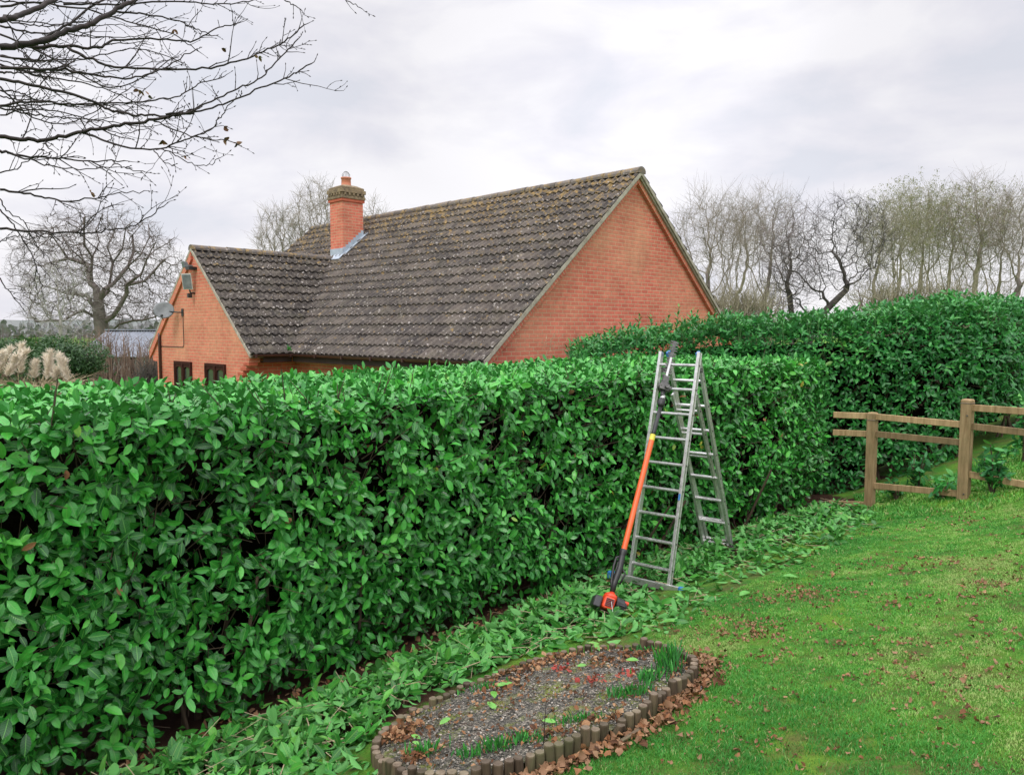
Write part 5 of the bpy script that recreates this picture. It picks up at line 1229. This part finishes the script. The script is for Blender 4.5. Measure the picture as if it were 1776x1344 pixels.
att = np.concatenate([ell(1900, [tb[0]-.1, Yk, oz(468)], [5.7, 4.6, (oz(356)-oz(575))/2], low=-.85, shell=.3), ell(160, [tb[0]+3.6, Yk-1, oz(545)], [2.0, 1.5, .7]), ell(200, [tb[0]-3.8, Yk, oz(535)], [2.0, 1.6, 1.2])])
tree('oak_tree', stem, att, .30, .40, 3.2, 'large spreading bare oak beyond the garden left of the brick house', M['bark_far'], M['twig_far'], .46, (.25, .6), 2, rt=.012, trunk_r=.25, jit=.36, trop=(0, 0, .03), expo=2.2, limbs=limbs)
# thin birch in front-left of it
Yk = 46; tb = atY(105, 600, Yk); z1 = atY(105, 440, Yk)[2]
tree('birch_tree', [np.array([tb[0], Yk, -.3]), np.array([tb[0], Yk, 1.5]), np.array([tb[0]+.05, Yk, 3.0])], ell(420, [tb[0], Yk, 4.3], [2.0, 1.8, 3.0]), .28, .4, 2.5, 'slender pale bare birch to the left of the big oak', M['bark_pale'], M['bark_pale'], .11, (.3, .7), 2, rt=.010, trunk_r=.5, trop=(0, 0, .15))
def up_tree(px, ytop, Yk, wpx, label, bark, twig, n=650, rb=.14, ybot=470, multi=3, seed=None, **kw):
    b_ = atY(px, 600, Yk); zt = atY(px, ytop, Yk)[2]; wm = wpx*Yk/FOC/2; zb = atY(px, ybot, Yk)[2]
    st = [np.array([b_[0], Yk, -.3]), np.array([b_[0]+.05, Yk, .6]), np.array([b_[0], Yk, 1.5])]
    a = ell(n, [b_[0], Yk, (zt+zb)/2-.2], [wm, wm*.9, (zt-zb)/2+.1], shell=.5)
    a2 = ell(n//3, [b_[0], Yk, zb*.55+.6], [wm*.55, wm*.5, max(zb*.5, 1)], shell=.6)
    return tree(kw.pop('name', 'bare_tree'), st, np.concatenate([a, a2]), .27, .36, 2.6, label, bark, twig, rb, kw.pop('twl', (.25, .65)), kw.pop('ntw', 4), rt=kw.pop('rt', .0054), trunk_r=.45, trop=kw.pop('trop', (0, 0, .22)), jit=kw.pop('jit', .2), **kw)
gb_ = 'bare trees behind the house'
up_tree(492, 352, 44, 95, 'leafless pale tree behind the wing roof, left of the chimney', M['bark_pale'], M['twig_mid'], 620, group=gb_, rt=.009)
up_tree(565, 308, 46, 110, 'tallest leafless tree behind the house, seen just left of the chimney', M['bark_pale'], M['twig_mid'], 760, group=gb_, rt=.009)
up_tree(655, 343, 48, 60, 'small leafless tree showing between chimney and main ridge', M['bark_pale'], M['twig_mid'], 380, group=gb_, rt=.009)
gr_ = 'bare trees behind the tall hedge'
up_tree(1232, 326, 31, 140, 'bare grey tree rising beside the right slope of the gable', M['bark_far'], M['twig_mid'], 1000, group=gr_, jit=.24, trop=(0, 0, .2))
up_tree(1325, 322, 33, 120, 'bare upright tree, second to the right of the gable', M['bark_far'], M['twig_mid'], 900, group=gr_, jit=.22, trop=(0, 0, .22))
# gnarled leaning tree
Yk = 27; b_ = atY(1405, 560, Yk)
st = [np.array([b_[0]-.4, Yk, -.2]), np.array([b_[0]-.15, Yk, 1.6]), np.array([b_[0]+.1, Yk, 2.9]), np.array([b_[0]+.65, Yk, 3.5]), np.array([b_[0]+1.2, Yk-.1, 4.1])]
att = np.concatenate([ell(700, [atY(1465, 430, Yk)[0], Yk, atY(0, 425, Yk)[2]], [1.7, 1.6, 1.9]), ell(350, [atY(1375, 440, Yk)[0], Yk, atY(0, 470, Yk)[2]], [1.1, 1.2, 1.5])])
tree('gnarled_tree', st, att, .22, .28, 2.2, 'dark gnarled bare tree with a thick leaning trunk above the tall hedge', M['bark_dark'], M['bark_dark'], .13, (.15, .42), 3, rt=.0052, trunk_r=.3, jit=.42, trop=(0, 0, .02), group=gr_)
Yk = 27.5; b_ = atY(1375, 560, Yk)
st = [np.array([b_[0]+.1, Yk, -.2]), np.array([b_[0], Yk, 2]), np.array([b_[0]-.05, Yk, 3.2]), np.array([b_[0]-.15, Yk, 4.0])]
tree('gnarled_tree', st, ell(520, [b_[0]-.1, Yk, 5.3], [1.3, 1.3, 2.1]), .22, .28, 2.2, 'thinner crooked bare tree just left of the leaning gnarled one', M['bark_dark'], M['bark_far'], .10, (.15, .42), 3, rt=.0052, trunk_r=.3, jit=.42, trop=(0, 0, .02), group=gr_)
up_tree(1525, 335, 29, 120, 'greenish lichened bare tree right of the gnarled tree', M['bark_green'], M['bark_green'], 950, group=gr_, jit=.25, trop=(0, 0, .2), catk=9000)
up_tree(1592, 312, 31, 120, 'tree dotted with yellowish catkins, between lichened tree and tallest one', M['bark_green'], M['bark_green'], 1000, group=gr_, jit=.22, trop=(0, 0, .22), catk=9000)
up_tree(1684, 300, 30, 130, 'tallest bare tree at right, with olive lichen on its twigs', M['bark_green'], M['twig_mid'], 1100, group=gr_, jit=.22, trop=(0, 0, .22), catk=7000)
up_tree(1768, 318, 29, 120, 'bare brown tree at the right edge of the picture', M['bark_far'], M['twig_mid'], 900, group=gr_, jit=.25, trop=(0, 0, .2))
up_tree(1275, 340, 36, 130, 'paler bare tree behind and between the first two right of the gable', M['bark_green'], M['twig_mid'], 800, group=gr_, jit=.25, trop=(0, 0, .15))
up_tree(1555, 335, 35, 150, 'olive tinged bare tree set back behind the lichened tree', M['bark_green'], M['bark_green'], 900, group=gr_, jit=.25, trop=(0, 0, .15), catk=5000)
up_tree(1640, 330, 35, 150, 'tawny bare tree set back between the catkin tree and the tallest one', M['bark_green'], M['bark_green'], 900, group=gr_, jit=.25, trop=(0, 0, .15), catk=5000)
up_tree(1725, 325, 34, 140, 'pale bare tree set back just right of the tallest one', M['bark_green'], M['twig_mid'], 850, group=gr_, jit=.25, trop=(0, 0, .15), catk=2500)
# dense bare thicket right of the gable
def thicket(pxs, ytop, Yk, label, n, mt):
    a_ = atY(pxs[0], 560, Yk); b_ = atY(pxs[1], 560, Yk); zt = atY(0, ytop, Yk)[2]; root = empty('bare_shrub', [(a_[0]+b_[0])/2, Yk, -.3], label, 'shrub')
    cx = (a_[0]+b_[0])/2; hw = (b_[0]-a_[0])/2
    x = rnd(n, -1, 1); q0 = np.stack([cx+x*hw*.8, Yk+rnd(n, -1, 1), rnd(n, .3, zt*.75)], 1); d = unit(np.stack([x*.3, x*0, np.ones(n)], 1)+rng.normal(size=(n, 3))*.55); l = rnd(n, .3, .9); q1 = q0+d*l[:, None]; q1[:, 2] = np.minimum(q1[:, 2], zt*(1-.25*x**2)+rnd(n, -.3, .2))
    d2 = unit(d+rng.normal(size=(n, 3))*.5); q2 = q1+d2*(l*.6)[:, None]
    A = tubes(q0, q1, rnd(n, .006, .014), rnd(n, .004, .008), 3); B = tubes(q1, q2, rnd(n, .004, .007), rnd(n, .002, .004), 3)
    cr = mesh_np('twigs', np.concatenate([A[0], B[0]]), np.concatenate([A[1], B[1]+len(A[0])]), np.concatenate([A[2], B[2]]), mt, root)
    st = MB()
    for k in range(9): xx = cx+rnd(1, -.8, .8)[0]*hw; st.sweep([[xx, Yk, -.3], [xx+rng.normal()*.2, Yk, zt*.4], [xx+rng.normal()*.4, Yk, zt*.8]], [.05, .035, .015], 6)
    st.build('stem', M['bark_far'], root)
thicket((1225, 1345), 465, 25, 'dense tangled bare shrub against the right end of the gable', 2600, M['bark_green'])
thicket((1480, 1700), 445, 24, 'low tawny twiggy thicket behind the right part of the tall hedge', 3000, M['bark_green'])

# ================================================================== BACKGROUND LEFT
# barn-like shed
Yk = 34; a = atY(192, 574, Yk); zr_ = a[2]; x0 = a[0]; x1 = x0+7; ze = atY(0, 618, Yk-1.5)[2]
shd = empty('shed', [x0+2, Yk, -.3], 'grey outbuilding with a ribbed slate-blue roof beyond the bare hedge left of the house', 'shed')
mb = MB(); n = 60
for sg in (-1, 1):
    V = []; xs = np.linspace(x0-.2, x1, n*2)
    for i, x in enumerate(xs):
        b_ = .03*(i % 2); V += [(x, Yk+sg*2.6, ze+b_), (x, Yk, zr_+b_)]
    mb.add(V, [(2*i, 2*i+2, 2*i+3, 2*i+1) for i in range(n*2-1)])
mb.bar((x0-.2, Yk, zr_+.05), (x1, Yk, zr_+.05), .3, .05); mb.build('roof', M['slate'], shd)
mb = MB(); V = [(x0, Yk-2.4, -.3), (x0, Yk+2.4, -.3), (x0, Yk+2.4, ze+.05), (x0, Yk, zr_-.06), (x0, Yk-2.4, ze+.05)]; V2 = [(x+.15, y, z) for x, y, z in V]
mb.add(V+V2, [(0, 1, 2, 3, 4), (9, 8, 7, 6, 5)]+[(i, i+5, (i+1) % 5+5, (i+1) % 5) for i in range(5)]); mb.box(((x0+x1)/2, Yk-2.3, (ze-.3)/2), (1, 0, 0), (0, 1, 0), (0, 0, 1), (x1-x0)/2, .08, (ze+.3)/2-.02); mb.build('wall', M['shedwall'], shd)
for k in range(8):
    mb = MB(); mb.box((x0+.3+k*.9, Yk-2.42, (ze-.3)/2), (1, 0, 0), (0, 1, 0), (0, 0, 1), .08, .04, (ze+.3)/2-.05); mb.build('post', M['soffit_dark'], shd)
# bare brown hedges
def twig_hedge(px0, px1, Yk, ytop, n, label, mt, dep=1.2, name='beech_hedge'):
    a_ = atY(px0, 560, Yk); b_ = atY(px1, 560, Yk); zt = atY(0, ytop, Yk)[2]; root = empty(name, [(a_[0]+b_[0])/2, Yk, -.3], label, 'hedge')
    x = rnd(n, a_[0], b_[0]); y = Yk+rnd(n, 0, dep); h = rnd(n, .35, 1.0)*(zt+.3)*(.85+.3*vnoise(np.stack([x, y*0, x*0], 1), .8)); q0 = np.stack([x, y, h*rnd(n, 0, .5)-.3], 1)
    q1 = np.stack([x+rng.normal(size=n)*.15, y, h-.3], 1); q2 = q1+np.stack([rng.normal(size=n)*.18, rng.normal(size=n)*.1, rnd(n, .1, .35)], 1)
    A = tubes(q0, q1, rnd(n, .01, .02), rnd(n, .006, .01), 3); B = tubes(q1, q2, rnd(n, .006, .01), rnd(n, .003, .005), 3)
    m3 = n*2; k = rng.integers(0, n, m3); s0 = q0[k]+(q1[k]-q0[k])*rng.random((m3, 1)); Cc = tubes(s0, s0+rng.normal(size=(m3, 3))*[.22, .1, .15]+[0, 0, .14], np.full(m3, .006), np.full(m3, .003), 3)
    V = np.concatenate([A[0], B[0], Cc[0]]); Lp = np.concatenate([A[1], B[1]+len(A[0]), Cc[1]+len(A[0])+len(B[0])]); mesh_np('twigs', V, Lp, np.concatenate([A[2], B[2], Cc[2]]), mt, root)
    st = MB()
    for k in range(max(3, int((b_[0]-a_[0])/.6))): xx = a_[0]+(b_[0]-a_[0])*random.random(); st.sweep([[xx, Yk+.4, -.3], [xx+.05, Yk+.4, zt*.6]], [.04, .02], 6)
    st.build('stem', M['bark_far'], root)
twig_hedge(-60, 275, 26, 592, 1500, 'reddish brown bare twiggy hedge in front of the grey outbuilding', M['beech'])
twig_hedge(-120, 330, 60, 568, 1500, 'distant bare field hedge below the big oak', M['twig_far'])
twig_hedge(225, 272, 21, 628, 500, 'dark bare shrub hedge beside the left corner of the house', M['bark_dark'], name='bare_hedge')
# evergreen shrubs
def shrub(px, py, Yk, wpx, label, n=2600, flat=.75):
    c = atY(px, py, Yk); top = c[2]; r = wpx*Yk/FOC/2; root = empty('evergreen_shrub', [c[0], Yk, -.3], label, 'shrub'); zc = top-r*flat
    k = 7; cc = np.array([[c[0]+rng.normal()*r*.45, Yk+rng.normal()*r*.4, zc+rng.normal()*r*.22] for _ in range(k)]); cc[0] = [c[0], Yk, zc]
    P = cc[rng.integers(0, k, n)]+unit(rng.normal(size=(n, 3)))*(rng.random((n, 1))**.33)*r*np.array([.62, .62, .62*flat]); P = np.concatenate([P, np.stack([c[0]+rng.normal(size=n//2)*r*.45, Yk+rng.normal(size=n//2)*r*.4, rnd(n//2, -.2, zc)], 1)])
    P = P[P[:, 2] < top+.06]; N_ = unit(P-np.array([c[0], Yk, zc-.3])+rng.normal(size=(len(P), 3))*.3)
    leaf_obj('foliage', rosettes(P, N_+Z3*.4, 4, (.035, .07), (.4, 1), .1, .45), M['shrub'], root)
    st = MB()
    for j in range(5): q_ = cc[j % k]; st.sweep([[c[0]+rng.normal()*.1, Yk, -.3], (np.array([c[0], Yk, 0])+q_)/2, q_], [.05, .035, .015], 6)
    st.build('stem', M['stem'], root)
shrub(118, 583, 14.5, 120, 'rounded dark evergreen shrub behind the pampas grass, left of the house', 3600)
shrub(25, 582, 17, 70, 'small dark evergreen bush at the left edge behind the pampas plumes', 1500)
shrub(70, 592, 15.5, 70, 'low evergreen bush between the two darker ones behind the pampas', 1500)
# pampas grass
Yk = 10.5; c = atY(50, 640, Yk); pr = empty('pampas_grass', [c[0], Yk, -.15], 'clump of pampas grass with pale feathery plumes showing above the hedge at far left', 'ornamental grass')
n = 1500; a = rnd(n, 0, 6.28); rr = rnd(n, 0, .55); q0 = np.stack([c[0]+np.cos(a)*rr*1.2-.0, Yk+np.sin(a)*rr, np.full(n, -.15)], 1); q1 = q0+np.stack([np.cos(a)*rnd(n, .0, .3), np.sin(a)*rnd(n, 0, .3), rnd(n, 1.6, 2.15)], 1); q2 = q1+np.stack([np.cos(a)*rnd(n, .05, .4), np.sin(a)*rnd(n, .05, .3), rnd(n, -.25, .15)], 1)
A = tubes(q0, q1, np.full(n, .006), np.full(n, .004), 3); B = tubes(q1, q2, np.full(n, .004), np.full(n, .0015), 3); mesh_np('blades', np.concatenate([A[0], B[0]]), np.concatenate([A[1], B[1]+len(A[0])]), np.concatenate([A[2], B[2]]), M['straw'], pr)
for px, py, hh in ((5, 612, .40), (20, 605, .42), (37, 599, .46), (48, 610, .36), (78, 618, .38), (88, 611, .42), (101, 617, .38), (30, 618, .3), (62, 628, .26), (112, 628, .24)):
    p = atY(px, py, Yk+rng.normal()*.25); lean = np.array([rng.normal()*.08+.06, 0, 0]); hh = hh*.85; b_ = p-Z3*hh-lean; m_ = 420; t_ = rng.random(m_); cen = b_+(p-b_)*t_[:, None]; wd = .036*np.sin(np.pi*np.clip(t_*.92+.06, 0, 1))**.7
    d = unit(rng.normal(size=(m_, 3))*[.6, .6, .2]+[.12, 0, .9]); q0 = cen+rng.normal(size=(m_, 3))*[.012, .012, .01]; q1 = q0+d*rnd(m_, .05, .10)[:, None]+unit(rng.normal(size=(m_, 3))*[1, 1, .1])*wd[:, None]*rnd(m_, .3, 1)[:, None]*.8
    V, Lp, S = tubes(q0, q1, np.full(m_, .0045), np.full(m_, .0015), 3); pl = mesh_np('plume', V, Lp, S, M['pampas'], pr)
    mb = MB(); mb.sweep([[p[0]*.3+c[0]*.7, Yk, -.1], b_-lean, b_+(p-b_)*.8], [.006, .005, .003], 5); mb.build('stalk', M['straw'], pl)
# tangle of dry tendrils on the gable foot
mb = MB()
for k in range(22):
    p = atY(985+random.uniform(-40, 45), 612+random.uniform(-8, 8), 12.9); P = [p]; d = unit(rng.normal(size=3)*[1, .1, .6]+[.3, 0, .5])
    for j in range(7): d = unit(d+rng.normal(size=3)*[.5, .1, .4]); P.append(P[-1]+d*.05)
    mb.sweep(P, .0025, 3, cap=False)
p = atY(985, 620, 12.9); o = mb.build('dry_climber', M['straw'], origin=p); tag(o, 'tangle of dry curly tendrils above the hedge in front of the gable wall', 'climber')

# ================================================================== OVERHANGING BRANCHES (tree standing out of frame on the left)
TRK = np.array([-3.3, .5, 0.]); TRK[2] = float(ground(TRK[0], TRK[1]))
ot = empty('maple_tree', TRK, 'bare dark branches of a near tree hanging into the upper left of the picture', 'tree')
mb = MB(); trp = [TRK-[0, 0, .2], TRK+[.03, 0, 1.0], TRK+[.06, .05, 2.2], TRK+[.02, .1, 3.6], TRK+[.1, .1, 5.0], TRK+[.1, .2, 6.6]]; mb.sweep(trp, [.24, .20, .18, .15, .11, .05], 12); mb.build('trunk', M['bark'], ot, smooth=True)
BR = [  # (points, start px width, end px width, depth start, depth end)
 ([(0, 36), (37, 27), (80, 7), (110, -8), (170, -40)], 8, 5, 3.4, 3.9),
 ([(0, 82), (64, 73), (118, 55), (162, 40), (196, 20), (235, 0), (270, -25)], 9, 5, 3.6, 4.2),
 ([(0, 80), (68, 81), (118, 81), (170, 83), (203, 70), (287, 69), (331, 72), (372, 52), (415, 40)], 6, 1.4, 3.8, 4.4),
 ([(118, 83), (169, 108), (220, 118), (324, 121), (399, 110), (456, 91), (500, 69), (527, 44)], 4, 1.6, 3.7, 3.9),
 ([(0, 118), (101, 122), (169, 132), (236, 135), (284, 118), (338, 88)], 4.5, 1.4, 3.3, 3.8),
 ([(0, 137), (68, 150), (142, 169), (189, 189), (236, 199), (287, 201), (338, 194), (399, 176), (463, 149), (507, 128), (540, 111)], 4.5, 1.7, 3.5, 3.7),
 ([(0, 237), (51, 243), (88, 241), (142, 228), (186, 221), (250, 211), (294, 203), (331, 194)], 6, 3.5, 3.4, 3.6),
 ([(287, 199), (338, 189), (395, 162), (446, 139), (483, 105), (517, 68)], 2.6, 1.6, 3.55, 3.9),
 ([(145, 231), (203, 252), (270, 260), (321, 243), (365, 225), (382, 203), (405, 176)], 3.2, 1.2, 3.5, 3.3),
 ([(267, 211), (321, 233), (372, 242), (409, 248)], 2, 1.2, 3.6, 3.4),
 ([(270, 260), (295, 264), (324, 282), (358, 287), (382, 274)], 1.8, 1.0, 3.4, 3.4),
 ([(267, 260), (285, 282), (305, 290)], 1.6, 1.0, 3.4, 3.3),
 ([(0, 262), (34, 269), (101, 275), (145, 279), (216, 279)], 4, 1.6, 3.2, 3.5),
 ([(20, 266), (68, 284), (128, 294), (203, 290)], 2.6, 1.2, 3.2, 3.3),
 ([(195, 279), (215, 292), (252, 299)], 1.6, 1.2, 3.4, 3.4),
 ([(0, 184), (68, 176), (118, 181), (203, 179), (277, 172), (311, 166), (345, 147), (389, 133)], 3.5, 1.3, 3.9, 4.3),
 ([(0, 329), (51, 336), (105, 348), (166, 345), (196, 338), (250, 331)], 3.5, 1.2, 3.3, 3.6),
 ([(0, 397), (68, 402), (135, 404), (182, 402), (236, 389), (284, 358)], 3.6, 1.4, 3.1, 3.3),
 ([(0, 363), (27, 398), (51, 434), (65, 467), (72, 500)], 2.2, 1.0, 3.5, 3.6),
 ([(0, 482), (18, 508), (42, 538)], 1.8, 1.0, 3.3, 3.3),
 ([(0, 345), (18, 372), (40, 382), (60, 420), (95, 460)], 1.8, 1.0, 3.8, 4.0),
 ([(196, 20), (243, 24), (297, 34), (338, 50), (372, 62)], 3, 1.2, 4.0, 4.3),
 ([(110, 8), (200, 8), (294, 3), (358, 7), (412, 5), (470, -6)], 3, 1.2, 4.1, 4.4),
 ([(480, -12), (505, 8), (520, 15), (527, 26)], 1.8, 1.0, 3.4, 3.4),
 ([(590, -12), (605, 4), (628, 16)], 1.8, 1.0, 3.2, 3.2),
 ([(0, 12), (60, 6), (150, 18), (230, 40), (300, 60), (345, 90)], 3.4, 1.2, 4.3, 4.6),
 ([(0, 60), (90, 100), (180, 150), (240, 140), (300, 100)], 3.0, 1.2, 4.4, 4.7),
 ([(0, 112), (60, 130), (130, 142), (200, 160), (250, 190)], 3.0, 1.2, 4.0, 4.6),
 ([(0, 150), (50, 200), (110, 215), (170, 190), (230, 150)], 2.4, 1.1, 4.2, 4.6),
 ([(0, 98), (80, 105), (160, 100), (240, 85), (320, 110)], 2.6, 1.1, 4.6, 4.9),
 ([(60, 74), (120, 40), (190, -10)], 4, 2.5, 3.9, 4.2),
 ([(0, 200), (60, 190), (130, 200), (200, 230), (250, 225)], 2.2, 1.1, 4.4, 4.7),
 ([(0, 300), (30, 292), (60, 270), (75, 252)], 2, 1., 3.6, 3.6),
 ([(0, 420), (30, 410), (60, 425)], 1.6, 1., 3.4, 3.4),
]
for k_ in range(12):
    y0 = random.uniform(-5, 235); d_ = random.uniform(3.4, 5.2); sl = random.uniform(-.12, .28); L0 = random.uniform(110, 300); cv = random.uniform(-.0016, .0002)
    BR.append(([(x, y0+sl*x+cv*x*x+random.uniform(-4, 4)) for x in np.linspace(0, L0, 6)], random.uniform(1.8, 3.4), .9, d_, d_+random.uniform(.1, .6)))
segA, segB, ra, rb_ = [], [], [], []
def addpoly(P, r):
    for i in range(len(P)-1): segA.append(P[i]); segB.append(P[i+1]); ra.append(r[i]); rb_.append(r[i+1])
def catmull(P, k=5):
    P = np.asarray(P); Q = np.concatenate([[2*P[0]-P[1]], P, [2*P[-1]-P[-2]]]); out_ = []
    for i in range(1, len(Q)-2):
        for j in range(k):
            t_ = j/k; out_.append(.5*((2*Q[i])+(-Q[i-1]+Q[i+1])*t_+(2*Q[i-1]-5*Q[i]+4*Q[i+1]-Q[i+2])*t_*t_+(-Q[i-1]+3*Q[i]-3*Q[i+1]+Q[i+2])*t_**3))
    out_.append(Q[-2]); return np.array(out_)
buds = []
def twig(p, d, L_, r, depth, up=.0):
    n = max(3, int(L_/.035)); P = [p]; dd = d
    for i in range(n):
        dd = unit(dd+rng.normal(size=3)*.16+np.array([.0, 0, up])); P.append(P[-1]+dd*L_/n)
    rr = np.linspace(r, r*.45, n+1); addpoly(P, rr); buds.append((P[-1], dd, r))
    for i in range(1, n):
        if rng.random() < .45: buds.append((P[i], unit(dd+rng.normal(size=3)*.8), r*.8))
    if depth > 0:
        for k in range(rng.integers(1, 4)):
            i = rng.integers(1, n+1); s_ = unit(rng.normal(size=3)); nd_ = unit(unit(P[i]-P[i-1])*.75+s_*.6); twig(P[i], nd_, L_*rnd(1, .3, .6)[0], r*.65, depth-1, .03)
branch = MB()
for pts, w0, w1, d0_, d1_ in BR:
    k = len(pts); P = np.array([atY(a, b_, d0_+(d1_-d0_)*i/(k-1)) for i, (a, b_) in enumerate(pts)]); P = catmull(P, 6); n = len(P)
    P[1:-1] += rng.normal(size=(n-2, 3))*.003
    wpx = w0*(w1/w0)**np.linspace(0, 1, n); r = wpx*.62*P[:, 1]/FOC
    if pts[0][0] <= 0:      # run back to the trunk
        tz = P[0][2]*.75+.9; T0 = TRK+[.05, .05, 0]; T0[2] = min(max(tz-.2, 2.2), 5.6); mid = (P[0]*.55+T0*.45)+[0, 0, .0]
        Q = catmull([T0, mid, P[0]], 5)[:-1]; branch.sweep(Q, np.linspace(r[0]*2.2+.012, r[0]*1.05, len(Q)), 7)
    branch.sweep(P, r, 7)
    # kinked side twigs
    Lt = np.linalg.norm(np.diff(P, axis=0), axis=1).sum(); m_ = int(Lt*18)
    for j in range(m_):
        f_ = rnd(1, .03, .98)[0]; i = min(int(f_*(n-1)), n-2); p = P[i]+(P[i+1]-P[i])*(f_*(n-1)-i); tdir = unit(P[i+1]-P[i]); s_ = unit(rng.normal(size=3)*[1, .7, 1]+[0, 0, .1]); s_ = unit(s_-tdir*np.dot(s_, tdir))
        big = rng.random() < .32*(1-f_*.5); L_ = rnd(1, .10, .26)[0] if big else rnd(1, .025, .10)[0]
        twig(p, unit(tdir*.8+s_*.75), L_, min(r[i]*.7, .0034 if big else .0023), 1 if big else 0, .02)
    twig(P[-1], unit(P[-1]-P[-3]), .05, r[-1]*.8, 0)
branch.build('branches', M['twig_near'], ot, smooth=True)
V, Lp, S = tubes(np.array(segA), np.array(segB), np.maximum(np.array(ra), .0008), np.maximum(np.array(rb_), .0006), 4)
mesh_np('crown', V, Lp, S, M['twig_near'], ot, True)
bp = np.array([b_[0] for b_ in buds]); bd = np.array([b_[1] for b_ in buds]); br_ = np.array([b_[2] for b_ in buds]); nb = len(bp)
A = tubes(bp-bd*.001, bp+bd*.0045, np.maximum(br_*.7, .001), np.full(nb, .0026), 5); B = tubes(bp+bd*.0045, bp+bd*.012, np.full(nb, .0026), np.full(nb, .0004), 5)
mesh_np('buds', np.concatenate([A[0], B[0]]), np.concatenate([A[1], B[1]+len(A[0])]), np.concatenate([A[2], B[2]]), M['twig_near'], ot, True)
parts = []
for px, py in ((388, 222), (320, 270), (258, 165), (282, 243), (392, 243), (410, 248), (158, 333), (448, 100), (240, 156), (300, 52), (384, 84)):
    p = atY(px, py, 3.45); m_ = 3; parts.append(leaves(np.repeat(p[None], m_, 0), rng.normal(size=(m_, 3))-Z3*.8, rng.normal(size=(m_, 3)), rnd(m_, .018, .034), rnd(m_, .010, .018), rnd(m_, .5, 2), rnd(m_, -.5, .8), rnd(m_, 0, .45)))
leaf_obj('withered_leaves', parts, M['brownleaf'], ot)
